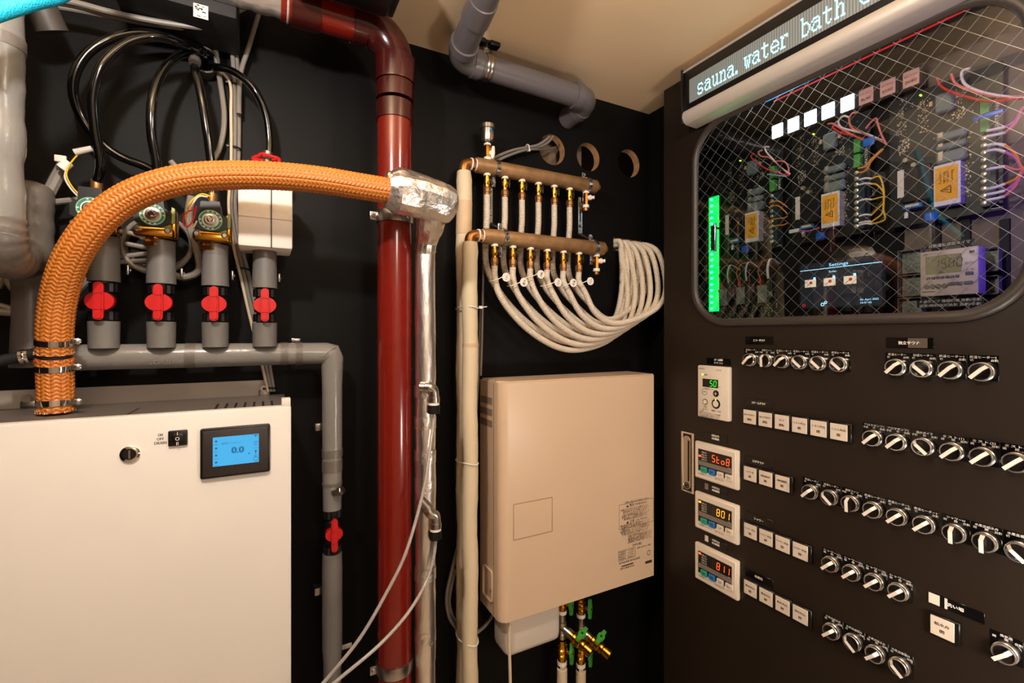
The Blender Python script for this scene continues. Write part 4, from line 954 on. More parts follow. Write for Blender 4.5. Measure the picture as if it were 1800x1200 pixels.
# ivory corrugated hoses into the wall slot
def corr(pts, R=.0072):
    pts = resample(spline(pts, 14), .00105); n = len(pts)
    rr = [R+(.00055 if (k % 4) in (0, 1) else -.00035) for k in range(n)]
    m = MB(); m.tube(pts, rr, 10); return m
for i, x in enumerate(XO):
    t = i/5
    for low in (0, 1):
        y = LY if low else UY; z0 = (LZ if low else UZ)-.0178-.046
        xe = SLX0+.010+(SLX1-SLX0-.022)*t; xr = .895+.088*t if low else .885+.075*t
        yr = (1.0-.055*t) if low else (1.015-.02*t)
        zb = H+(-.040+.068*t) if low else H+(-.022+.062*t)
        xm = .69+.115*t if low else .715+.11*t
        s = V((x, y, z0))
        if low:
            pts = [s, s-Z1*.022, V((x+.012+.004*t, y-.004, z0-.068+.018*t)), V((x+(xm-x)*.42, y-.006+.01*(1-t), zb+.046-.02*t)), V((xm, (y+yr)/2, zb)), V((xr-.035+.004*t, yr+.0, zb+.045)), V((xr, yr, H+.10+.02*t)), V((xe+.004, yr+.02, SLZ1-.045)), V((xe, YW-.018, SLZ1-.016)), V((xe, YW+.004, SLZ1-.010-.01*(i % 2))), V((xe, YW+.08, SLZ1-.008))]
        else:
            pts = [s, s-Z1*.05, V((x-.001, y+.002, LZ+.02)), V((x+.006, y+.008, LZ-.07)), V((x+(xm-x)*.45, y+.010, zb+.05)), V((xm, (y+yr)/2+.004, zb)), V((xr-.03, yr+.004, zb+.05)), V((xr, yr, H+.11+.02*t)), V((xe+.002, yr+.006, SLZ1-.040)), V((xe+.004, YW-.014, SLZ1-.022)), V((xe+.004, YW+.004, SLZ1-.020-.006*(i % 2))), V((xe+.004, YW+.08, SLZ1-.02))]
        solo('ivory_hose', ordn[i]+' ivory corrugated hose from the '+('lower' if low else 'upper')+' manifold, counted from its copper elbow', 'hose', corr(pts), hose_m, 'ivory hoses of the '+('lower' if low else 'upper')+' manifold')
# round white tags
tags = [(890, 487, 'ミラー', 866), (921, 496, '露天', 898), (951, 482, '床', 925), (981, 496, 'ログ', 957), (1008, 497, '浴室', 990), (1038, 494, 'サウナ', 1013)]
for i, (px, py, t, hx) in enumerate(tags):
    c = PY(px, py, .925); g = thing('hose_tag', 'round white tag tied to the '+ordn[i]+' hose of the lower manifold', 'tag', c, 'round white hose tags')
    m = MB(); m.cyl(c, c+V((0, .0012, 0)), .0098, n=24); part('disc', m, whiteplastic, g)
    m = MB(); U = V((.35, 0, .94)); m.text(t, c+V((.001, -.0005, 0)), U, V((-.94, 0, .35)), .0062, .0125); part('tag_text', m, ink, g)
    m = MB(); h = PY(hx, py+6, .935); m.tube(spline([c+V((-.008, 0, .001)), c.lerp(h, .5)+Z1*.001, h, h+V((-.003, .012, 0))], 4), .0011, 5); part('tie', m, tie_m, g)
# Z-shaped mounting brackets between the manifolds
for lab, X0 in (('zinc bracket joining both manifolds near their copper elbows', .474), ('zinc bracket joining both manifolds at their far end', .735)):
    g = thing('mounting_bracket', lab, 'bracket', (X0, 1.0, H+.31))
    w_ = .0065
    m = MB(); prof = [V((X0, UY+.012, UZ-.03)), V((X0, UY+.012, UZ-.125)), V((X0+.022, UY-.012, UZ-.142)), V((X0+.022, LY+.008, UZ-.160))]
    for a, b in zip(prof, prof[1:]):
        n_ = (b-a).cross(X1).normalized()*.0012
        m.add([a-X1*w_-n_, a+X1*w_-n_, a+X1*w_+n_, a-X1*w_+n_, b-X1*w_-n_, b+X1*w_-n_, b+X1*w_+n_, b-X1*w_+n_], [(0, 1, 2, 3), (4, 5, 6, 7), (0, 1, 5, 4), (1, 2, 6, 5), (2, 3, 7, 6), (3, 0, 4, 7)])
    part('strip', m, steel, g, smooth=0)
    for z in (UZ-.05, UZ-.105): m = MB(); m.lathe((X0, UY+.0105, z), -Y1, [(0, .0048), (.002, .0048), (.004, .0035), (.0055, .0035)], 8); part('bolt', m, steel, g)
    m = MB(); m.rect((X0, UY+.0105, UZ-.078), X1, Z1, .004, .032); part('long_hole', m, blackmat, g)
# ================================================================ control panel door with wired window
U_, N_ = -Y1, -X1                           # along the panel (towards the camera), out of the panel
def pp(y, z, out=0): return V((XP-out, y, H+z))
WY0, WY1, WZ0, WZ1, WR = .238, .812, .030, .503, .085
def rrect(y0, y1, z0, z1, r, n=10):
    out = []
    for cy, cz, a0 in ((y1-r, z1-r, 0), (y0+r, z1-r, pi/2), (y0+r, z0+r, pi), (y1-r, z0+r, 3*pi/2)):
        for k in range(n+1):
            a = a0+pi/2*k/n; out.append((cy+r*math.cos(a), cz+r*math.sin(a), math.cos(a), math.sin(a)))
    return out
PY0, PY1 = -.55, .9185
g = thing('control_panel', 'tall black control panel with rounded wired-glass window and rows of switches', 'panel', (XP+.1, .3, 0))
bm = bmesh.new()
inn = [bm.verts.new(pp(y, z)) for y, z, a, b in rrect(WY0, WY1, WZ0, WZ1, WR)]
out = [bm.verts.new(pp(y, z)) for y, z in ((PY1, ZC-H-.0015), (PY0, ZC-H-.0015), (PY0, -H+.002), (PY1, -H+.002))]
es = [bm.edges.new((l[i], l[(i+1) % len(l)])) for l in (inn, out) for i in range(len(l))]
bmesh.ops.triangle_fill(bm, use_beauty=True, edges=es)
m = MB(); m.bm(bm)
n = len(rrect(WY0, WY1, WZ0, WZ1, WR))
rr_ = rrect(WY0, WY1, WZ0, WZ1, WR)
m.loft([[pp(y, z) for y, z, a, b in rr_], [pp(y, z, -.003) for y, z, a, b in rr_]], caps=False)
m.quad(pp(PY1, -H+.002), pp(PY1, ZC-H-.0015), pp(PY1, ZC-H-.0015, -.063), pp(PY1, -H+.002, -.063))
part('door_sheet', m, panel_m, g, smooth=0)
# rubber gasket around the window: a swept profile
prof = [(-.006, .000), (-.006, .004), (-.001, .0085), (.004, .0095), (.009, .008), (.012, .003), (.012, 0)]
rings = []
for y, z, a, b in rr_:
    rings.append([pp(y+a*o, z+b*o, h) for o, h in prof])
m = MB(); m.loft(rings, caps=False, closed=True); part('window_gasket', m, gasket, g, smooth=50)
m = MB(); c = rrect(WY0-.004, WY1+.004, WZ0-.004, WZ1+.004, WR+.004)
m.add([pp(y, z, .0022) for y, z, a, b in c], [tuple(range(len(c)))])
part('window_glass', m, glass_m, g, smooth=0)
m = MB(); sp = .0300; cy_, cz_ = .4405, .0263
def inside(y, z):
    if not (WY0 < y < WY1 and WZ0 < z < WZ1): return False
    dy = max(WY0+WR-y, y-(WY1-WR), 0); dz = max(WZ0+WR-z, z-(WZ1-WR), 0)
    return not (dy > 0 and dz > 0) or dy*dy+dz*dz < WR*WR
for sgn in (1, -1):
    for k in range(-40, 41):
        y0 = cy_+k*sp; run = []
        for j in range(-200, 700):
            z = cz_+j*.001; y = y0+sgn*(z-cz_)
            if inside(y, z): run.append((y, z))
        if len(run) > 3:
            a, b = run[0], run[-1]; m.cyl(pp(a[0], a[1], .0012), pp(b[0], b[1], .0012), .00036, n=5, caps=False)
part('window_wire', m, wiremesh, g, stuff=True)
# enclosure behind the window
m = MB(); D = .135
def qd(a, b, c, d): m.quad(a, b, c, d)
y0, y1, z0, z1 = WY0-.06, WY1+.095, WZ0-.02, WZ1+.045
qd(pp(y0, z0, -D), pp(y1, z0, -D), pp(y1, z1, -D), pp(y0, z1, -D))
qd(pp(y0, z0, -.004), pp(y1, z0, -.004), pp(y1, z0, -D), pp(y0, z0, -D)); qd(pp(y0, z1, -.004), pp(y1, z1, -.004), pp(y1, z1, -D), pp(y0, z1, -D))
qd(pp(y1, z0, -.004), pp(y1, z1, -.004), pp(y1, z1, -D), pp(y1, z0, -D)); qd(pp(y0, z0, -.004), pp(y0, z1, -.004), pp(y0, z1, -D), pp(y0, z0, -D))
part('enclosure', m, M('dark_enclosure', '#0b0a0a', .7, spec=.2), g, flip=False, smooth=0)
# flush pull handle
a, b = (.858, -.2475), (.817, -.399)
h_ = MB(); h_.box(pp(a[0], b[1], .000), pp(b[0], a[1], .003), .001); hd = part('pull_handle', h_, chrome, g)
cy0 = (a[0]+b[0])/2
m = MB(); m.box(pp(cy0+.0135, b[1]+.004, .002), pp(cy0-.0135, a[1]-.004, .0034), .0005, 1); part('recess', m, blackpl, hd)
m = MB(); pl = []
for k in range(13): t = pi*k/12; pl.append((.0105*math.cos(t), a[1]-.020+.0105*math.sin(t)))
for k in range(13): t = pi+pi*k/12; pl.append((.0105*math.cos(t), b[1]+.020+.0105*math.sin(t)))
m.prism([(x, z) for x, z in pl], pp(cy0, 0), U_, Z1, N_, .003, .0048); part('grip', m, nickel, hd)
m = MB(); m.tube([pp(cy0-x, z, .005) for x, z in pl], .0011, 6, closed=True); part('grip_rim', m, chrome, hd)
m = MB(); m.box(pp(cy0-.003, b[1]+.03, .0046), pp(cy0-.0075, a[1]-.02, .0056)); part('grip_slot', m, blackpl, hd)
m = MB(); m.torus(pp(cy0, b[1]+.018, .0052), N_, .0062, .0014, 20, 6); m.cyl(pp(cy0, b[1]+.018, .004), pp(cy0, b[1]+.018, .0062), .003, n=10); part('lock_ring', m, blackpl, hd)

# ================================================================ LED sign
SX = .898
g = thing('led_sign', 'long LED sign with cyan lettering above the wired window', 'sign', (SX+.02, .3, H+.57))
sy1, sy0 = .806, -.35
m = MB(); m.box((SX, sy0, H+.536), (XP-.002, sy1, H+.629), .002); body = part('housing', m, blackpl, g)
m = MB(); prof = [(0, .536), (-.004, .530), (-.005, .520), (-.001, .511), (.008, .506), (.045, .505), (.045, .536)]
m.loft([[V((SX+x, y, H+z)) for x, z in prof] for y in (sy1, sy0)]); part('lower_rail', m, alu, g)
m = MB(); prof = [(0, .629), (-.003, .632), (.002, .636), (.04, .637), (.04, .629)]
m.loft([[V((SX+x, y, H+z)) for x, z in prof] for y in (sy1, sy0)]); part('upper_rail', m, alu, g)
m = MB(); m.box((SX-.006, sy1-.0005, H+.506), (XP-.002, sy1+.004, H+.637), .002); part('end_cap', m, blackpl, g)
m = MB(); m.quad(V((SX-.0006, .788, H+.549)), V((SX-.0006, sy0, H+.549)), V((SX-.0006, sy0, H+.605)), V((SX-.0006, .788, H+.605))); part('display', m, signback, g)
m = MB(); y = .786
while y > .1: m.rect((SX-.0008, y, H+.577), U_, Z1, .0011, .056); y -= .0052
part('display_line', m, signline, g, stuff=True)
FONT = dict(
 s=".####. #....# #..... .####. .....# #....# .####.", a=".####.. #....#. ..####. .#...#. #....#. #...##. .###.##",
 u="##..##. .#...#. .#...#. .#...#. .#...#. .#..##. ..##.##", n="##.##.. .##..#. .#...#. .#...#. .#...#. .#...#. ###.###",
 w="###.### .#...#. .#.#.#. .#.#.#. .#.#.#. ..#.#.. ..#.#..", t="..#.... ..#.... ######. ..#.... ..#.... ..#.... ..#.... ..#..#. ...##..",
 e="..###.. .#...#. #.....# ####### #...... .#....# ..####.", r="##.###. .##..#. .#..... .#..... .#..... .#..... ####...",
 b="##..... .#..... .#..... .####.. .#...#. .#....# .#....# .#....# .#...#. .####..", h="##..... .#..... .#..... .#.##.. .##..#. .#...#. .#...#. .#...#. .#...#. ###.###",
 c="..####. .#....# #...... #...... #...... .#....# ..####.")
m = MB()
def led(ch, yy):
    if ch == ' ': return
    rows = FONT[ch].split() if ch != '.' else ['##', '##']
    for r, row in enumerate(reversed(rows)):
        for c, v in enumerate(row):
            if v == '#': m.rect((SX-.0012, yy-.0025*c-.0012, H+.5585+.0037*r), U_, Z1, .0024, .0034)
for i, ch in enumerate('sauna.water bath c'): led(ch, .7635-.0198*i)
part('lettering', m, e_cyan, g)

# ================================================================ selector switches
def make_switch():
    R = .0142; c = V((0, 0, 0))
    m = MB(); m.lathe(c, N_, [(0, R), (.006, R), (.0068, R-.0006), (.007, R-.0016), (.0075, R-.0016), (.0076, R-.0004), (.0105, R-.0006), (.0118, R-.0014), (.0118, R-.0030), (.0088, R-.0034)], 32, caps=False)
    m = MB(); m.lathe(c, N_, [(.0096, R-.0022), (.0096, R-.0007), (.0110, R-.0004), (.0121, R-.0011), (.0121, R-.0023), (.009, R-.0028)], 36, caps=False)
    b = bpy.data.objects.new('bezel', mesh_of('bezel', m, bezel_m, smooth=30))
    m = MB(); m.lathe(c, N_, [(0, R), (.0052, R), (.0060, R-.0009), (.0060, R-.0020)], 36, caps=False)
    b2 = bpy.data.objects.new('base_ring', mesh_of('base_ring', m, bezel_m, smooth=30))
    m = MB(); m.lathe(c, N_, [(.004, R-.0018), (.0100, R-.0014)], 32, caps=False)
    b3 = bpy.data.objects.new('collar', mesh_of('collar', m, levbody, smooth=30))
    m = MB(); m.lathe(c, N_, [(0, R-.0026), (.0092, R-.0026), (.0096, R-.0034)], 24)
    return [b, b2, b3, bpy.data.objects.new('insert', mesh_of('insert', m, levbody))]
SWP = make_switch()
# lever: a bar across the face, its far end slanting back; angle 0 points up
def lever_mesh():
    m = MB(); W = .0026; prof = [(-.0128, .0095), (-.0128, .0190), (.0062, .0205), (.0118, .0135), (.0118, .0095)]
    m.prism(prof, (0, 0, 0), Z1, N_, U_, -W*1.25, W*1.25); a = m
    f = MB(); f.prism([(-.0129, .0188), (-.0129, .0194), (.0060, .0210), (.0119, .0138), (.0116, .0134), (.0060, .0202)], (0, 0, 0), Z1, N_, U_, -W, W)
    return mesh_of('lever', a, levbody, smooth=0), mesh_of('lever_face', f, lightlev, smooth=0)
LM, LF = lever_mesh()
ROT = {'/': .76, '|': 0.0, '\\': -.80}
def switch(y, z, ang, lab, name, marks, group, wd=None):
    loc = pp(y, z, .0012)
    g = thing('selector_switch', lab, 'switch', loc, group)
    for q in SWP: c = q.copy(); C.objects.link(c); c.parent = g; ORG[c.name] = loc
    l = bpy.data.objects.new('lever', LM); C.objects.link(l); l.parent = g; l.rotation_euler = (ROT[ang], 0, 0)
    f = bpy.data.objects.new('lever_face', LF); C.objects.link(f); f.parent = l
    o = loc; w_ = .0345
    m = MB(); m.box(o+V((.0011, -w_/2, -.0135)), o+V((0, w_/2, .0245)), .0003, 1); pl = part('legend_plate', m, plate_m, g)
    m = MB(); m.text(name, o+V((-.0002, 0, .0213)), U_, Z1, .0043, wd or min(.030, .0043*len(name)))
    if len(marks) == 2: ps = (.0125, -.0125)
    else: ps = (.0128, 0, -.0125)
    for t, dy in zip(marks, ps): m.text(t, o+V((-.0002, dy, .0168 if dy else .0172)), U_, Z1, .0038, .0037*len(t))
    part('lettering', m, inkw, pl)
    return g
oa, oka = ('切', '自動'), ('手動', '切', '自動'); kha = ('開', '閉', '自動')
rows = [
 (-.056, 'top row of switches, group by the remote', [(.663, '/', '昇温ヒーター', oa, 'heater tag without number'), (.6275, '|', '給気ファン', oka, 'fan tag'), (.591, '/', '昇温ヒーター1', oa, 'tag heater one'), (.556, '\\', '昇温ヒーター2', oa, 'tag heater two'), (.5205, '\\', '昇温ヒーター3', oa, 'tag heater three'), (.484, '\\', '昇温ヒーター4', oa, 'tag heater four')], 'below the mirror sauna strip'),
 (-.056, 'top row of switches, separate group of four', [(.395, '/', '昇温ヒーター', oa, 'heater tag without number'), (.36, '\\', '加湿ヒーター', oa, 'humidifier tag'), (.324, '/', '昇温ヒーター1', oa, 'tag heater one'), (.288, '/', '昇温ヒーター2', oa, 'tag heater two')], 'below the clear-taped sauna strip'),
 (-.182, 'second row of switches', [(.429, '/', 'アロマポンプ1', oka, 'tag aroma pump one'), (.394, '/', 'アロマポンプ2', oka, 'tag aroma pump two'), (.358, '\\', '温水ボイラ', oka, 'boiler tag'), (.322, '/', 'ミスト(1)', kha, 'tag mist one'), (.287, '/', 'ミスト(2)', kha, 'tag mist two'), (.252, '/', 'ミスト(3)', kha, 'tag mist three')], 'in the second switch row'),
 (-.3075, 'third row of switches', [(.535, '/', '昇温ヒーター', oa, 'heater tag without number'), (.4995, '\\', '加湿ヒーター', oa, 'humidifier tag'), (.464, '|', '給気ファン', oka, 'fan tag'), (.4285, '/', '昇温ヒーター1', oa, 'tag heater one'), (.393, '/', '昇温ヒーター2', oa, 'tag heater two'), (.3565, '/', '昇温ヒーター3', oa, 'tag heater three'), (.319, '|', 'シャワーH', kha, 'shower tag'), (.284, '|', '水風呂給水弁', kha, 'water valve tag'), (.249, '\\', '水風呂循環弁', oa, 'circulation tag')], 'in the nine-switch row'),
 (-.4325, 'row of four shower switches', [(.498, '/', 'シャワー(1)', kha, 'tag shower one'), (.462, '/', 'シャワー(2)', kha, 'tag shower two'), (.4265, '/', 'シャワー(3)', kha, 'tag shower three'), (.391, '/', 'シャワー(4)', kha, 'tag shower four')], 'in the shower row'),
 (-.5575, 'lowest row of four switches', [(.496, '/', '水風呂給水弁', kha, 'first tag'), (.4605, '\\', '水風呂循環弁', oa, 'second tag'), (.425, '/', '水風呂排水弁', kha, 'third tag'), (.390, '\\', '水風呂循環弁', oa, 'fourth tag')], 'in the lowest switch row'),
 (-.459, 'single switches', [(.263, '/', '換気扇', kha, 'scratched tag')], 'standing alone beside the lone ivory button'),
 (-.584, 'single switches', [(.322, '/', '機械室給排気ファン', oka, 'fan tag')], 'cut by the bottom of the frame')]
dirs = {'/': 'turned to the right', '|': 'turned upright', '\\': 'turned to off'}
for z, grp, sws, wh in rows:
    for y, a, nm, mk, tg in sws:
        d = {'/': 'lever aslant to auto', '|': 'lever upright', '\\': 'lever aslant to off'}[a]
        switch(y, z, a, 'chrome selector switch, %s, %s, %s' % (d, tg, wh), nm, mk, grp)

# ================================================================ square lamp buttons
def button(y, z, lines, lab, group, first=True, last=False):
    loc = pp(y, z); g = thing('square_button', lab, 'button', loc, group)
    s = .0177
    m = MB(); m.box(loc+V((.0, -s-(.0035 if last else 0), -s)), loc+V((-.0065, s, s)), .0012, 1); part('button_frame', m, blackpl, g)
    m = MB(); m.box(loc+V((-.006, -.0148, -.0150)), loc+V((-.0078, .0148, .0150)), .0006, 1); f = part('button_face', m, btn, g)
    m = MB()
    for t, dz, sz, wd in lines: m.bold(t, loc+V((-.0080, 0, dz)), U_, Z1, sz*1.12, wd*1.08, .00018)
    part('lettering', m, ink, f)
bp = .0360
br = [(-.1815, .6635, ['NO.1プロセス|運転', 'NO.2プロセス|運転', 'ボイラ|運転', 'ミスト弁(1)|開', 'ミスト弁(2)|開', 'ミスト弁(3)|開'], 'steam sauna row of buttons', 'under the steam sauna strip'),
      (-.3065, .6625, ['シャワー弁|開', '水風呂給水弁|開', '水風呂循環弁|開'], 'log sauna row of buttons', 'under the log sauna strip'),
      (-.4315, .662, ['シャワー弁(1)|開', 'シャワー弁(2)|開', 'シャワー弁(3)|開', 'シャワー弁(4)|開'], 'shower row of buttons', 'under the shower strip'),
      (-.5575, .662, ['給水弁(1)|開', '排水弁(1)|開', '給水弁(2)|開', '排水弁(2)|開'], 'cold bath row of buttons', 'under the cold bath strip')]
for z, y, ls, grp, wh in br:
    for i, t in enumerate(ls):
        a, b = t.split('|')
        button(y-bp*i, z, [(a, .0045, .0042, min(.023, .0032*len(a))), (b, -.0055, .0052, .0052*len(b))], ordn[i]+' ivory square button '+wh+', counted from the display column', grp, i == 0, i == len(ls)-1)
button(.3335, -.462, [('給水弁', .0045, .0048, .017), ('開', -.0055, .0052, .0052)], 'lone ivory square button under a black strip with pale stickers', 'single buttons', True, True)
# ================================================================ black engraved name strips
def strip(y0, y1, z0, z1, text, lab, size=.0062, wd=None, extra=None):
    c = pp((y0+y1)/2, (z0+z1)/2); g = thing('name_strip', lab, 'name plate', c, 'black name strips')
    m = MB(); m.box(pp(y0, z0, 0), pp(y1, z1, .0014), .0004, 1); part('plate', m, plate_m, g)
    m = MB()
    ls = text.split('|')
    for k, t in enumerate(ls):
        m.bold(t, pp((y0+y1)/2, (z0+z1)/2+(len(ls)-1)*.0036-.0072*k, .0017), U_, Z1, size, (wd or size*.92)*len(t) if not isinstance(wd, float) else wd)
    part('lettering', m, inkw, g)
    if extra:
        for a, b, mt in extra:
            m = MB(); m.box(pp(a, z0+.0008, .0012), pp(b, z1-.0008, .00155)); part('tape_piece', m, mt, g)
strip(.678, .612, -.0225, -.005, 'ミラーサウナ', 'black strip lettered in katakana below the window corner, over six switches', wd=.027)
strip(.411, .346, -.0235, -.006, '独立サウナ', 'black strip with clear tape over the separate group of four switches', wd=.029, extra=[(.380, .354, M('clear_tape', '#5d534a', .1))])
strip(.679, .614, -.158, -.1415, 'スチームサウナ', 'black strip over the row of six ivory buttons', wd=.032)
strip(.678, .616, -.286, -.269, 'ログサウナ', 'black strip over the row of three ivory buttons', wd=.026)
strip(.678, .614, -.411, -.393, 'シャワー', 'black strip over the upper row of four ivory buttons', wd=.021)
strip(.678, .614, -.536, -.518, '水風呂', 'black strip over the lower row of four ivory buttons', wd=.018)
strip(.353, .286, -.4325, -.4145, '洗い場', 'black strip with two pale stickers over the lone ivory button', wd=.020, extra=[(.3525, .3385, MATS['white_label_paper']), (.3325, .329, MATS['white_label_paper'])])
strip(.781, .714, -.072, -.057, 'スチーム床暖房|リモコン', 'small black strip over the green-digit remote', .0056, wd=.024)
strip(.787, .725, -.253, -.237, '水風呂(ログ)|水位調節器', 'small black strip over the topmost level controller', .0056, wd=.021)
strip(.786, .724, -.376, -.360, '水風呂(1)|水位調節器', 'small black strip over the middle level controller', .0056, wd=.021, extra=[(.786, .776, MATS['taupe_panel'])])
strip(.786, .724, -.502, -.486, '水風呂(2)|水位調節器', 'small black strip over the lowest level controller', .0056, wd=.021, extra=[(.786, .776, MATS['white_label_paper'])])

# ================================================================ seven-segment digits
SEG7 = dict(zip('0123456789StoP8 ', ['abcdef', 'bc', 'abged', 'abgcd', 'fgbc', 'afgcd', 'afgedc', 'abc', 'abcdefg', 'abcfgd', 'afgcd', 'fged', 'gecd', 'abfge', 'abcdefg', '']))
def digits(m, t, o, w_, h, pitch, ghost=None):
    k = w_*.17
    for i, ch in enumerate(t):
        c = o-Y1*pitch*i
        for s in SEG7[ch]:
            x, z, a, b = dict(a=(0, h/2, w_*.8, k), g=(0, 0, w_*.8, k), d=(0, -h/2, w_*.8, k), f=(-w_/2, h/4, k, h*.42), b=(w_/2, h/4, k, h*.42), e=(-w_/2, -h/4, k, h*.42), c=(w_/2, -h/4, k, h*.42))[s]
            m.rect(c-Y1*(x+z*.1)+Z1*z, U_, Z1, a, b)
# steam remote
c = pp(.7545, -.138); ry0, ry1, rz0, rz1 = .797, .7115, -.2, -.0755
g = thing('remote_control', 'ivory wall remote with green digits and round keys', 'remote', c)
m = MB(); m.box(pp(ry0, rz0, 0), pp(ry1, rz1, .014), .003, 2); rm = part('case', m, remw, g)
yc = (ry0+ry1)/2+.004
m = MB(); m.box(pp(yc+.024, -.1265, .0135), pp(yc-.020, -.1065, .0143), .0004, 1); part('display', m, M('display_black', '#080808', .15), g)
m = MB(); digits(m, '50', pp(yc-.001, -.1165, .0147), .0062, .013, .0105); part('digits', m, e_green, g)
m = MB(); m.cyl(pp(yc+.024, -.097, .0138), pp(yc+.024, -.097, .0144), .0022, n=10); part('lamp', m, e_lime, g)
for dy, dz, r, mt in ((.017, -.138, .0078, remw), (-.014, -.139, .0078, blackpl), (.016, -.162, .0075, MATS['taupe_panel']), (-.014, -.163, .0115, blackpl)):
    m = MB(); m.lathe(pp(yc+dy, dz, .0135), N_, [(0, r), (.0012, r), (.0016, r-.0008)], 24); kb = part('key', m, mt, g)
    if dz > -.15:
        m = MB(); m.rect(pp(yc+dy, dz, .0156), U_, Z1, .008, .0013)
        if dy < 0: m.rect(pp(yc+dy, dz, .0156), U_, Z1, .0013, .008)
        part('key_sign', m, inkw if dy < 0 else ink, kb)
        if dy > 0: m = MB(); m.torus(pp(yc+dy, dz, .0152), N_, r-.0006, .0005, 24, 5); part('key_ring', m, inkg, kb)
    else:
        m = MB(); m.cyl(pp(yc+dy, dz, .0148), pp(yc+dy, dz, .0156), r*.66, n=20); part('key_centre', m, remw, kb)
m = MB(); m.cyl(pp(yc-.014, -.1535, .0150), pp(yc-.014, -.1535, .0157), .0017, n=8); part('lamp', m, e_lime, g)
m = MB()
for t, dy, z, s, wd in (('SANKO', .026, -.083, .0052, .016), ('SR-50H', -.022, -.084, .0042, .014), ('運転', .014, -.097, .0046, .009), ('給湯温度 タイマー', .004, -.1305, .0040, .03), ('℃', -.024, -.123, .004, .0035), ('予約', .016, -.174, .0042, .009), ('タイマー', .016, -.1795, .0042, .015), ('運転 入/切', -.014, -.180, .0048, .026),
                      ('ご注意', .026, -.184, .0042, .01), ('凍結のおそれがあるときは通電', .004, -.1885, .004, .06), ('小さなお子様には操作させない', .004, -.193, .004, .06), ('取扱説明書をお読みください', .003, -.1972, .004, .055)):
    m.text(t, pp(yc+dy, z, .0143), U_, Z1, s, wd)
part('lettering', m, ink, rm)
# three bath level controllers
def controller(zt, t, lab, em, ind, indm):
    y0, y1, h = .8085, .690, .0895; zb = zt-h
    g = thing('level_controller', lab, 'controller', pp((y0+y1)/2, (zt+zb)/2), 'ivory level controllers')
    m = MB(); m.box(pp(y0, zb, 0), pp(y1, zt, .011), .0035, 2); cs = part('case', m, remw, g)
    m = MB(); m.box(pp(y0-.003, zb+.003, .010), pp(y1+.004, zt-.004, .0125), .0012, 1); part('face', m, remw, cs)
    a0, a1, b0, b1 = y0-.0125, y1+.0135, zt-.0165, zb+.0205
    m = MB(); m.box(pp(a0, b1, .012), pp(a1, b0, .0132), .0004, 1); s = part('display', m, darkscreen, g)
    m = MB(); m.box(pp(a0, b1+.014, .0131), pp(a1, b1+.0245, .0137)); part('stripe', m, greybar, s)
    zd = b0-.0145
    m = MB(); digits(m, t.rjust(4), pp(a0-.0445, zd, .0137), .0072, .0155, .0128); part('digits', m, em, s)
    if t.startswith(' '):
        m = MB(); digits(m, '8', pp(a0-.0445, zd, .0136), .0072, .0155, .0128); part('unlit_digit', m, M('unlit_segment', '#4a3e36', .5), s)
    m = MB()
    for k, tt in enumerate(('満水', '給水中', '循環 低', '設定水位')): m.text(tt, pp(a0-.018, b0-.0065-.0058*k, .0135), U_, Z1, .0044, .015)
    m.text('mm', pp(a1+.006, b0-.0265, .0135), U_, Z1, .004, .007)
    part('lettering', m, inkw, s)
    m = MB(); m.box(pp(a0-.002, b0-.0050-.0058*ind-.0022, .0133), pp(a0-.009, b0-.0050-.0058*ind+.0020, .0140), .0006, 1); part('lamp', m, indm, s)
    for k, mt in enumerate((tealkey, bluekey, remw, remw)):
        yk = a0-.0175-.0228*k
        m = MB(); m.box(pp(yk+.0088, b1-.0025, .0128), pp(yk-.0088, b1+.0115, .0146), .0022, 2); kb = part('key', m, mt, g)
        m = MB(); m.text(('設定', '確認', 'UP', 'DN')[k], pp(yk, b1+.0045, .0148), U_, Z1, .0055, .009); part('key_print', m, inkg if k > 1 else ink, kb)
    m = MB(); m.text('水位調節器 コントローラ', pp(y0-.032, zb+.0125, .0127), U_, Z1, .0042, .038); m.text('形式 WL-200', pp(y0-.072, zb+.0125, .0127), U_, Z1, .0042, .024); part('lettering', m, ink, cs)
controller(-.2615, 'Sto8', 'topmost ivory level controller reading Sto8 beside the pull handle', e_red, 2, e_red)
controller(-.3845, ' 801', 'middle ivory level controller reading 801 in amber', e_amber, 0, e_amber)
controller(-.5095, ' 811', 'lowest ivory level controller reading 811', e_red, 0, e_red)
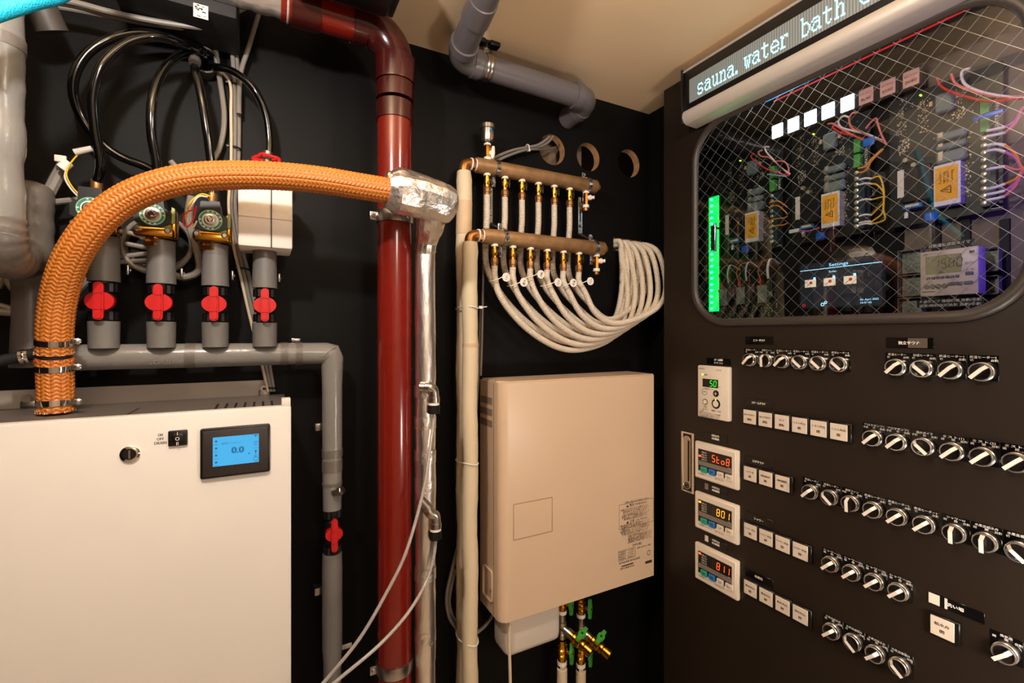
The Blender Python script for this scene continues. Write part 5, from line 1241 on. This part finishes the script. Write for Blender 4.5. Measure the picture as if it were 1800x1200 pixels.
# ================================================================ equipment behind the wired window
XB = 1.060                                   # circuit boards
def bx(px, py, X=XB): return PX(px, py, X)
def bbox(m, px0, py0, px1, py1, out0, out1, bev=0):
    """block seen at these pixels on the board, standing out0..out1 proud of it"""
    a, b = bx(px0, (py0+py1)/2, XB-out1), bx(px1, (py0+py1)/2, XB-out1)
    zc_ = bx((px0+px1)/2, py0, XB-out1).z, bx((px0+px1)/2, py1, XB-out1).z
    m.box((XB-out0, a.y, zc_[1]), (XB-out1, b.y, zc_[0]), bev, 1)
    return V((XB-out1, (a.y+b.y)/2, (zc_[0]+zc_[1])/2)), abs(a.y-b.y), zc_[0]-zc_[1]
def board(lab):
    o = bx(1465, 330); g = thing('circuit_board', lab, 'circuit board', o, 'dark circuit boards behind the wired glass')
    m = MB(); a, b = bx(1392, 300), bx(1530, 300); zt, zb = bx(1465, 216).z, bx(1465, 418).z
    m.box((XB, a.y, zb), (XB+.002, b.y, zt)); part('board', m, pcb, g); y0, y1 = a.y, b.y
    rnd = random.Random(5)
    m = MB()
    for k in range(420):
        cl = rnd.choice(((.12, .85, .05, .14), (.33, .8, .05, .12), (.15, .62, .06, .05), (.62, .80, .08, .10), (.72, .35, .03, .22), (.5, .5, .45, .45)))
        fy, fz = cl[0]+rnd.uniform(-cl[2], cl[2]), cl[1]+rnd.uniform(-cl[3], cl[3])
        if not (.02 < fy < .98 and .02 < fz < .98): continue
        m.rect((XB-.0006, y0+(y1-y0)*fy, zb+(zt-zb)*fz), U_, Z1, rnd.choice((.001, .0014, .0022)), rnd.choice((.001, .0014, .0026)))
    part('solder_dots', m, pads, g, stuff=True)
    m = MB(); c, w_, h = bbox(m, 1443, 338, 1475, 399, .002, .020, .001); rl = part('relay_block', m, relayw, g)
    m = MB()
    for k in range(6): m.box((XB-.001, c.y-w_/2-.0008, c.z-h/2+h*(k+.04)/6), (XB-.0195, c.y-w_/2+.0004, c.z-h/2+h*(k+.94)/6))
    part('relay_side', m, relayw, rl)
    m = MB(); m.rect(c+V((-.0006, .0, .002)), U_, Z1, w_*.86, h*.80); st = part('warning_sticker', m, warny, rl)
    m = MB(); p = c+V((-.0010, 0, 0)); a_ = .0078
    tri = [p+V((0, -.006, -.016)), p+V((0, .0075, -.0095)), p+V((0, -.006, -.003))]
    for i in range(3): m.cyl(tri[i], tri[(i+1) % 3], .00055, n=5)
    m.cyl(p+V((0, .003, -.0095)), p+V((0, -.001, -.0085)), .0005, n=4); m.cyl(p+V((0, -.001, -.0085)), p+V((0, -.0005, -.0105)), .0005, n=4); m.cyl(p+V((0, -.0005, -.0105)), p+V((0, -.004, -.0095)), .0005, n=4)
    for k, t in enumerate(('Caution:', 'high voltage', 'VORSICHT', 'Spannung')): m.text(t, p+V((0, .0085-.0052*k, .0125)), Z1, Y1, .005, .02)
    part('sticker_print', m, ink, rl)
    for y0_, y1_ in ((318, 336), (306, 316), (290, 302)):
        m = MB(); bbox(m, 1446, y0_, 1484, y1_, .001, .012, .003); fh = part('fuse_holder', m, greyfuse, g)
        m = MB(); bbox(m, 1449, y0_+2, 1456, y1_-2, .004, .0126, .001); part('fuse_cap', m, pads, fh)
    m = MB(); bbox(m, 1445, 233, 1468, 262, .001, .014, .003); part('clear_relay', m, greyfuse, g)
    m = MB(); bbox(m, 1469, 236, 1477, 243, .0, .004); bbox(m, 1440, 246, 1444, 253, 0, .004); part('resistor', m, M('tan_chip', '#d8b488', .5), g)
    m = MB(); bbox(m, 1500, 243, 1512, 268, .0, .012, .0008); part('terminal', m, greent, g)
    m = MB(); bbox(m, 1500, 271, 1512, 294, .0, .012, .0008); part('terminal', m, greent, g)
    m = MB(); c, w_, h = bbox(m, 1502, 297, 1520, 402, .0, .010, .0005); tb = part('terminal_strip', m, tealterm, g)
    for k in range(10):
        m = MB(); z = c.z+h/2-h*(k+.5)/10; m.lathe((c.x, c.y+w_*.3, z), N_, [(-.002, .0042), (.001, .0042), (.0014, .0036)], 10); part('screw', m, pads, tb)
    m = MB(); bbox(m, 1403, 340, 1440, 392, .0, .024, .002); tr = part('transformer', m, blackpl, g)
    m = MB(); bbox(m, 1398, 346, 1406, 386, .024, .0246); part('label', m, paper, tr)
    m = MB(); c, w_, h = bbox(m, 1405, 388, 1430, 402, .0, .016, .001); bb = part('blue_block', m, bluecap, g)
    m = MB(); m.rect(c+V((-.0005, 0, 0)), U_, Z1, w_*.7, h*.6); part('label', m, paper, bb)
    m = MB(); bbox(m, 1432, 407, 1448, 422, .0, .010, .003); part('blue_capacitor', m, blueb, g)
    for px, py in ((1413, 331), (1423, 338)): m = MB(); p = bx(px, py); m.lathe(p, N_, [(0, .0045), (.005, .0045), (.006, .0038)], 14); part('dial', m, pads, g)
    m = MB(); p = bx(1431, 236); m.cyl(p, p+N_*.004, .0016, n=8); part('lamp', m, e_lime, g)
    m = MB(); p = bx(1523, 270); m.text('SPATRONIC', p+N_*.0008, Z1, Y1, .0075, .045); part('lettering', m, inkw, g)
    m = MB(); p = bx(1414, 412); m.box(p+V((0, -.003, -.006)), p+V((-.006, .003, .006)), .001); p = bx(1540, 402); m.box(p+V((0, .012, -.0004)), p+V((-.001, .024, .0004))); part('jumper', m, whiteplastic, g)
    return g
b2 = board('middle circuit board behind the wired glass, below the lit white buttons')
o2 = b2.location.copy()
yS = lambda px: bx(px, 360, XB-.02).y
d1, d3 = yS(1321)-yS(1459), yS(1664)-yS(1459)
b1 = dup(b2, o2+V((0, d1, 0)), 'first circuit board behind the wired glass, beside the green light strip', 'dark circuit boards behind the wired glass')
b3 = dup(b2, o2+V((0, d3, 0)), 'third circuit board behind the wired glass, above the timer', 'dark circuit boards behind the wired glass')
# lit and unlit square lamps
zlm = PX(1489, 182, 1.055)
for i in range(8):
    px = (1366, 1394, 1424, 1455, 1489, 1522, 1560, 1601)[i]
    c = PX(px, 587-.3946*(px-461), 1.055); lit = i < 5
    g = thing('indicator_lamp', ordn[i]+' glowing white square lamp behind the wired glass, counted from the green strip' if lit else 'unlit pink square lamp, '+ordn[i-5]+' after the glowing white ones', 'indicator', c, 'white glowing lamps' if lit else 'pink unlit lamps')
    m = MB(); m.box(c+V((.012, -.0185, -.0185)), c+V((.0015, .0185, .0185)), .001, 1); part('frame', m, blackpl, g)
    m = MB(); m.box(c+V((.002, -.0126, -.0150)), c+V((0, .0126, .0150)), .0008, 1); f = part('lens', m, e_white if lit else pinklab, g)
    if not lit:
        m = MB(); m.text('ミラーサウナ' if i == 5 else 'ログサウナ' if i == 6 else '独立サウナ', c+V((-.0004, 0, .005)), U_, Z1, .005, .02); m.text('運転確認', c+V((-.0004, 0, -.006)), U_, Z1, .006, .018); part('lettering', m, ink, f)
# coloured edge rods along the top of the window
def rod(name, lab, p0, p1, X, r, mat):
    a, b = PX(*p0, X), PX(*p1, X); m = MB(); m.cyl(a, b, r, n=10); solo(name, lab, 'cable', m, mat)
rod('blue_rod', 'glowing blue tube stretched along the top of the wired window', (1347, 176), (1540, 82), .985, .0042, M('blue_lit_tube', '#2d8fd0', .35, emit='#1f9be0', estr=.9))
rod('red_rod', 'thin glowing red line stretched along the top of the wired window', (1360, 178), (1722, 6), .985, .0016, M('red_lit_wire', '#d02a22', .4, emit='#ff2a22', estr=.5))
# green LED strip with latch pin
a, b = PX(1255, 345, 1.05), PX(1260, 547, 1.05); ly = PX(1253, 440, 1.05).y
g = thing('led_strip', 'bright green LED strip upright behind the corner of the wired window', 'light', (1.05, ly, (a.z+b.z)/2))
m = MB(); m.box((1.05, ly+.013, b.z), (1.054, ly-.017, a.z), .001); part('strip', m, e_stripbar, g)
n = 19
for k in range(n): m = MB(); z = b.z+(a.z-b.z)*(k+.5)/n; m.box((1.0495, ly+.0055, z-.0028), (1.047, ly-.0015, z+.0028), .001, 1); part('led', m, e_strip, g)
g = thing('latch_pin', 'upright silver latch pin in front of the green light strip', 'latch', PX(1257, 415, 1.0))
p, q = PX(1257, 392, 1.0), PX(1258, 442, 1.0); q.y = p.y; m = MB(); m.cyl(p, q, .0032, n=12); part('pin', m, chrome, g)
m = MB(); m.box(V((1.0, p.y+.014, q.z+.004)), V((1.006, p.y+.002, p.z-.004)), .002); part('latch_body', m, nickel, g)
m = MB(); m.box((1.0, p.y-.002, p.z-.01), (1.08, p.y+.002, p.z-.014)); part('bracket', m, blackpl, g)
g = thing('led_strip', 'violet LED strip behind the window edge nearest the camera', 'light', (1.0, WY0-.05, H+.26)); 
m = MB(); m.box((.975, WY0-.052, H+.04), (.990, WY0-.048, H+.46)); part('strip', m, e_violet, g)
# three small boards at the bottom
for i, (px, w0) in enumerate(((1272, 18), (1303, 19), (1341, 21))):
    o = PX(px, 522-3*i, 1.045); g = thing('small_module', ['first', 'second', 'third'][i]+' small grey-faced module at the foot of the window, counted from the green strip', 'circuit board', o, 'small modules at the window foot')
    m = MB(); m.box(o+V((.0, .0115, -.022)), o+V((-.004, -.0115, .020)), .0008, 1); f = part('grey_board', m, pcbgrey, g)
    m = MB(); m.box(o+V((-.003, .0115, .012)), o+V((-.006, .0085, .020))); part('orange_plug', m, orangeconn, g)
    m = MB(); m.box(o+V((.004, .012, -.058)), o+V((.006, -.034, .028))); bk = part('board', m, pcb, g)
    m = MB(); m.box(o+V((.004, -.016, -.016)), o+V((-.008, -.027, .028)), .001); part('relay', m, blackpl, g)
    rnd = random.Random(i); m = MB()
    for k in range(90): m.rect(o+V((.0035, rnd.uniform(-.032, .010), rnd.choice((rnd.uniform(-.056, -.024), rnd.uniform(-.02, .026))))), U_, Z1, rnd.choice((.0012, .002)), rnd.choice((.0012, .003)))
    part('solder_dots', m, pads, g, stuff=True)
    m = MB(); m.cyl(o+V((.003, -.024, -.052)), o+V((.003, -.024, -.030)), .0012, n=8); part('pin', m, chrome, g)
    m = MB(); m.box(o+V((0, .004, .024)), o+V((-.008, -.001, .034)), .0005, 1); part('red_plug', m, M('red_plug', '#e03a24', .4), g)
    for nm, mt, dy in (('red', orangeconn, .002), ('green', MATS['green_label_disc'] if i < 2 else whitewire, -.016), ('white', whitewire, -.019)):
        m = MB(); q = o+V((-.006, dy, .034)); m.tube(spline([q, q+V((-.006, .002-.004*(dy < -.01), .022)), q+V((0, -.012 if dy > -.01 else -.005, .044)), q+V((.03, -.022 if dy > -.01 else -.008, .035))], 6), .0011 if dy > -.01 else .0016, 6)
        solo('module_wire', '%s wire arching from the %s small module' % ('thin orange' if nm == 'red' else nm if i < 2 or nm == 'white' else 'stout white', ['first', 'second', 'third'][i]), 'wire', m, mt)
# touch screen
XT = .985
def tp(px, py, d=0): p = PX(px, py, XT-d); return p
a, b = tp(1407, 452), tp(1551, 540); c = V((XT, (a.y+b.y)/2, 0)); z1_, z0_ = tp(1480, 457).z, tp(1480, 538).z
c.z = (z0_+z1_)/2; Wt, Ht = abs(a.y-b.y), z1_-z0_
g = thing('settings_screen', 'dark touch screen headed Settings with three lit pictures behind the wired glass', 'screen', c)
m = MB(); m.box(c+V((.004, Wt/2+.004, -Ht/2-.004)), c+V((.0005, -Wt/2-.004, Ht/2+.004)), .001, 1); part('case', m, blackpl, g)
m = MB(); m.rect(c, U_, Z1, Wt, Ht); sn = part('display', m, e_night, g)
def sc2(fx, fz, d=.0005): return c+V((-d, -(fx-.5)*Wt, (fz-.5)*Ht))
m = MB(); m.rect(sc2(.5, .86), U_, Z1, Wt, .0012); m.text('Settings', sc2(.5, .93), U_, Z1, .0085, .034); m.text('Boiler', sc2(.43, .78), U_, Z1, .005, .014); m.text('05. April 2022', sc2(.86, .12), U_, Z1, .0048, .030); m.text('10:47:42', sc2(.82, .055), U_, Z1, .0048, .018)
m.torus(sc2(.3, .06), N_, .0028, .0007, 14, 4); m.torus(sc2(.34, .10), N_, .0022, .0006, 14, 4)
part('display_text', m, e_pale, sn)
m = MB(); m.torus(sc2(.05, .06), N_, .0026, .0007, 14, 4); part('power_icon', m, e_iconred, sn)
for k in range(3):
    m = MB(); p = sc2(.14+.25*k, .555); m.rect(p, U_, Z1, .022, .0155); m.m = 1; q = p+V((-.0003, -.001, .001)); m.add(m.ring(q, U_, Z1, .0032, 14), [tuple(range(14))]); m.m = 2; m.rect(p+V((-.0003, -.008, .009)), U_, Z1, .0045, .0055); m.m = 3; m.cyl(p+V((-.0004, .008, -.006)), p+V((-.0004, .002, -.001)), .0005, n=4)
    part('picture', m, [e_icon, e_iconred, e_pale, ink], sn, flip=False)
# weekly timer
XM = .990
def mp(px, py): return PX(px, py, XM)
a, b = mp(1617, 480), mp(1720, 480); zt, zb = mp(1668, 437.5).z, mp(1668, 519).z
c = V((XM, (a.y+b.y)/2, (zt+zb)/2)); Wm, Hm = abs(a.y-b.y), zt-zb
g = thing('weekly_timer', 'pale weekly timer with olive display reading 15:00 behind the wired glass', 'timer', c)
m = MB(); m.box(c+V((.030, Wm/2, -Hm/2)), c+V((0, -Wm/2, Hm/2)), .002); cs = part('case', m, timer_m, g)
def m2(fx, fz, d=.0006): return c+V((-d, -(fx-.5)*Wm, (fz-.5)*Hm))
m = MB(); m.box(m2(.105, .885, .0), m2(.73, .49, .0008)); l = part('display', m, lcdg, g)
m = MB(); digits(m, '1500', m2(.30, .70, .0011), .006, .014, .0098); m.rect(m2(.455, .73, .0011), U_, Z1, .0012, .0012); m.rect(m2(.455, .67, .0011), U_, Z1, .0012, .0012); m.text('日', m2(.14, .84, .0011), U_, Z1, .005, .004); part('digits', m, M('lcd_digit', '#5a5440', .5), l)
for k in range(7): m = MB(); p = m2(.16+.083*k, .40); m.box(p+V((0, .0026, -.002)), p+V((-.0012, -.0026, .002)), .0006, 1); part('key', m, M('timer_key', '#6f6470', .5), g)
for fx, fz, w_ in ((.86, .44, .005), (.56, .245, .0045), (.69, .245, .0045), (.84, .245, .0055)): m = MB(); p = m2(fx, fz); m.box(p+V((0, w_, -.0026)), p+V((-.0012, -w_, .0026)), .0006, 1); part('key', m, MATS['timer_key'], g)
for k in range(4): m = MB(); p = m2(.13+.105*k, .215); m.lathe(p, N_, [(0, .0038), (.001, .0038)], 10); part('key', m, greybar, g)
m = MB(); m.text('週間タイマー', m2(.2, .93), U_, Z1, .0042, .02); m.text('出力', m2(.85, .66), U_, Z1, .0055, .010); m.text('入 切', m2(.87, .52), U_, Z1, .0045, .01); m.box(m2(.04, .11), m2(.28, .10)); part('lettering', m, inkg, cs)
m = MB(); p = m2(.90, .885); m.rect(p, U_, Z1, .011, .008); part('sticker', m, whiteplastic, cs)
m = MB(); p = m2(.90, .885, .001); m.rect(p, U_, Z1, .006, .004); part('sticker_print', m, inkg, cs)
g = thing('name_strip', 'dark strip with white lettering over the weekly timer', 'name plate', PX(1668, 428, XM))
m = MB(); p = PX(1668, 429, XM); m.rect(p, U_, Z1, .062, .008); part('plate', m, blackpl, g); m = MB(); m.text('自動運転週間タイマ', p-X1*.0005, U_, Z1, .0062, .052); part('lettering', m, inkw, g)
g = thing('name_strip', 'dark strip with two lines of white lettering under the weekly timer', 'name plate', PX(1668, 530, XM))
m = MB(); p = PX(1668, 532, XM); m.rect(p, U_, Z1, .085, .013); part('plate', m, blackpl, g); m = MB(); m.text('ろ過ポンプ 強弱切替 自動/手動', p+V((-.0005, 0, .0035)), U_, Z1, .005, .078); m.text('温風/時刻指定換気 自動/手動', p+V((-.0005, 0, -.0035)), U_, Z1, .005, .078); part('lettering', m, inkw, g)
# relay sockets with clear covers behind the timer
for r in range(3):
    for k in range(2):
        px = 1604+130*k; py = (462, 502, 542)[r]; c = PX(px, py, 1.05)
        g = thing('relay_socket', ['upper', 'middle', 'lower'][r]+' clear-covered relay socket at the '+('far' if k == 0 else 'near')+' end of the weekly timer', 'relay', c, 'relay sockets behind the weekly timer')
        m = MB(); m.box(c+V((.01, .016, -.022)), c+V((0, -.016, .022)), .001); part('relay', m, pcbgrey, g)
        m = MB(); t = .0012
        for q in (-.0235, .0222): m.box(c+V((.0, .018, q)), c+V((-.012, -.018, q+t)))
        for q in (-.018, .0168): m.box(c+V((.0, q, -.0235)), c+V((-.012, q+t, .0235)))
        part('clear_cover', m, MATS['taupe_panel'], g)
for i, px in enumerate((1645, 1697, 1765)):  # black bars standing in for a slatted reflection in the glass
    a = PX(px, 400, 1.075); m = MB(); m.box((1.075, a.y-.006, H+WZ0), (1.084, a.y+.006, PX(px, 385, 1.075).z)); solo('reflection_bar', ['first', 'second', 'third'][i]+' upright black bar painting a slatted reflection behind the weekly timer', 'duct', m, blackmat, 'upright painted reflection bars')
m = MB(); m.box((1.082, WY0-.05, H+WZ0), (1.083, PX(1590, 300, 1.082).y, H+WZ1)); solo('reflection_plate', 'taupe plate painting the brownish reflection behind the third circuit board and timer', 'plate', m, M('taupe_plate', '#6b5c4c', .6))  # brownish glass reflection put in as a taupe sheet
# wires around the boards
def wire(lab, pts, mat, r=.0016, X=1.03, grp=None):
    P = [PX(p[0], p[1], p[2] if len(p) > 2 else X) for p in pts]; m = MB(); m.tube(spline(P, 6), r, 7); solo('panel_wire', lab, 'wire', m, mat, grp)
wire('red wire looping above the first circuit board', [(1325, 270), (1320, 274), (1330, 286), (1350, 298), (1372, 305), (1387, 309)], redwire)
wire('salmon wire looping above the first circuit board, middle one', [(1340, 264), (1333, 267), (1337, 274), (1352, 277), (1368, 290), (1388, 308)], pinkwire)
wire('pale wire looping highest above the first circuit board', [(1352, 258), (1345, 258), (1346, 265), (1357, 278), (1370, 292), (1389, 306)], whitewire)
wire('salmon wire arching back down at the first circuit board', [(1365, 283), (1378, 284), (1385, 292), (1387, 306)], pinkwire)
wire('blue wire reaching the green terminal of the first board', [(1349, 306), (1365, 308), (1383, 310)], M('pale_blue_wire', '#9fb6dc', .4), .0014)
wire('red wire looping above the middle circuit board, lowest one', [(1472, 213), (1464, 222), (1475, 232), (1498, 238), (1520, 245)], redwire, .0018)
wire('salmon wire from the small loop above the middle board', [(1455, 218), (1462, 217), (1478, 226), (1500, 238), (1522, 247)], pinkwire, .0018)
wire('pale wire making the rounder loop above the middle board', [(1492, 206), (1483, 204), (1474, 212), (1478, 223), (1500, 230), (1525, 236), (1550, 247)], whitewire, .0018)
wire('pink wire making the tallest loop above the middle board', [(1508, 198), (1499, 199), (1493, 208), (1497, 224), (1515, 233), (1552, 248)], pinkwire, .0018)
wire('pink wire making a sharp peak beside the middle board', [(1522, 226), (1532, 214), (1540, 208), (1543, 218), (1550, 238), (1558, 254)], pinkwire, .0018)
for k, (y0, y1, xe) in enumerate(((296, 262, 1551), (304, 262, 1553))):
    wire(['upper', 'lower'][k]+' orange wire rising from the terminal strip of the middle board', [(1508, y0), (1522, y0-4), (1532, (y0+y1)/2), (xe, y1)], orangewire, .0017)
for k, (y0, xm, ym) in enumerate(((316, 1545, 310), (325, 1540, 324), (353, 1555, 346), (380, 1548, 362), (392, 1550, 376), (396, 1555, 386))):
    wire(ordn[k]+' yellow wire bowing out of the middle board terminal strip, counted downward', [(1532, y0-2), (xm, ym), (1553, (ym+352)/2), (1554, 352)], yellowwire, .0016)
    wire(ordn[k]+' white ferrule on the middle board terminal strip, counted downward', [(1510, y0), (1522, y0-3), (1533, y0-2)], whitewire, .0019)
for k, (y0, ye) in enumerate(((355, 364), (363, 376), (386, 380), (398, 392))):
    wire(ordn[k]+' orange wire bowing out of the first board terminal strip, counted downward', [(1352, y0+2), (1366, y0-2), (1378, (y0+ye)/2), (1384, ye)], orangewire, .0015)
cw = [magentawire, pinkwire, orangewire]
for k, (y0, ym, ye) in enumerate(((228, 222, 190), (238, 232, 190), (254, 254, 295), (264, 266, 296), (296, 291, 297), (330, 322, 300), (340, 334, 302), (350, 344, 304))):
    nth = ['first', 'second', 'third', 'fourth', 'fifth', 'sixth', 'seventh', 'eighth'][k]
    wire(nth+' violet-lit ferrule on the third board terminal strip, counted downward', [(1734, y0+2), (1750, y0-1), (1767, ym+1)], whitewire, .0024, 1.035)
    wire(nth+' pink wire from the third board terminal strip, counted downward', [(1767, ym+1), (1785, (ym+ye)/2+(6 if k < 2 else -4 if k < 4 else 4)), (1798, ye), (1808, ye-4)], cw[k % 3], .0020, 1.035)
wire('red wire arching high over the third circuit board', [(1648, 137), (1655, 152), (1685, 166), (1740, 178), (1800, 172)], redwire, .0022)
wire('salmon wire arching over the third circuit board, nearer one', [(1672, 130), (1680, 147), (1710, 160), (1760, 170), (1802, 170)], pinkwire, .0022)
wire('pale wire arching over the third circuit board, nearest the camera', [(1706, 120), (1692, 125), (1694, 145), (1720, 160), (1770, 170), (1803, 172)], whitewire, .0022)
m = MB(); c = PX(1738, 202, 1.03); m.box(c+V((0, .018, -.004)), c+V((-.004, -.018, .003)), .001); solo('blue_tape', 'bright blue tape flag on the wires over the third board', 'tape', m, blueb)
m = MB(); c = PX(1530, 249, 1.03); m.box(c+V((0, .011, -.008)), c+V((-.004, -.008, .008)), .001); solo('blue_tape', 'blue tape flag on the wires over the middle board', 'tape', m, blueb)
m = MB(); c = PX(1399, 406, 1.03); m.box(c+V((0, .012, -.004)), c+V((-.006, -.010, .004)), .001); solo('wire_joint', 'pale plastic wire joint between the first two circuit boards', 'connector', m, whiteplastic)
wire('violet and red wire leaving the pale joint', [(1403, 405), (1420, 406), (1432, 403), (1440, 400)], magentawire, .0015)
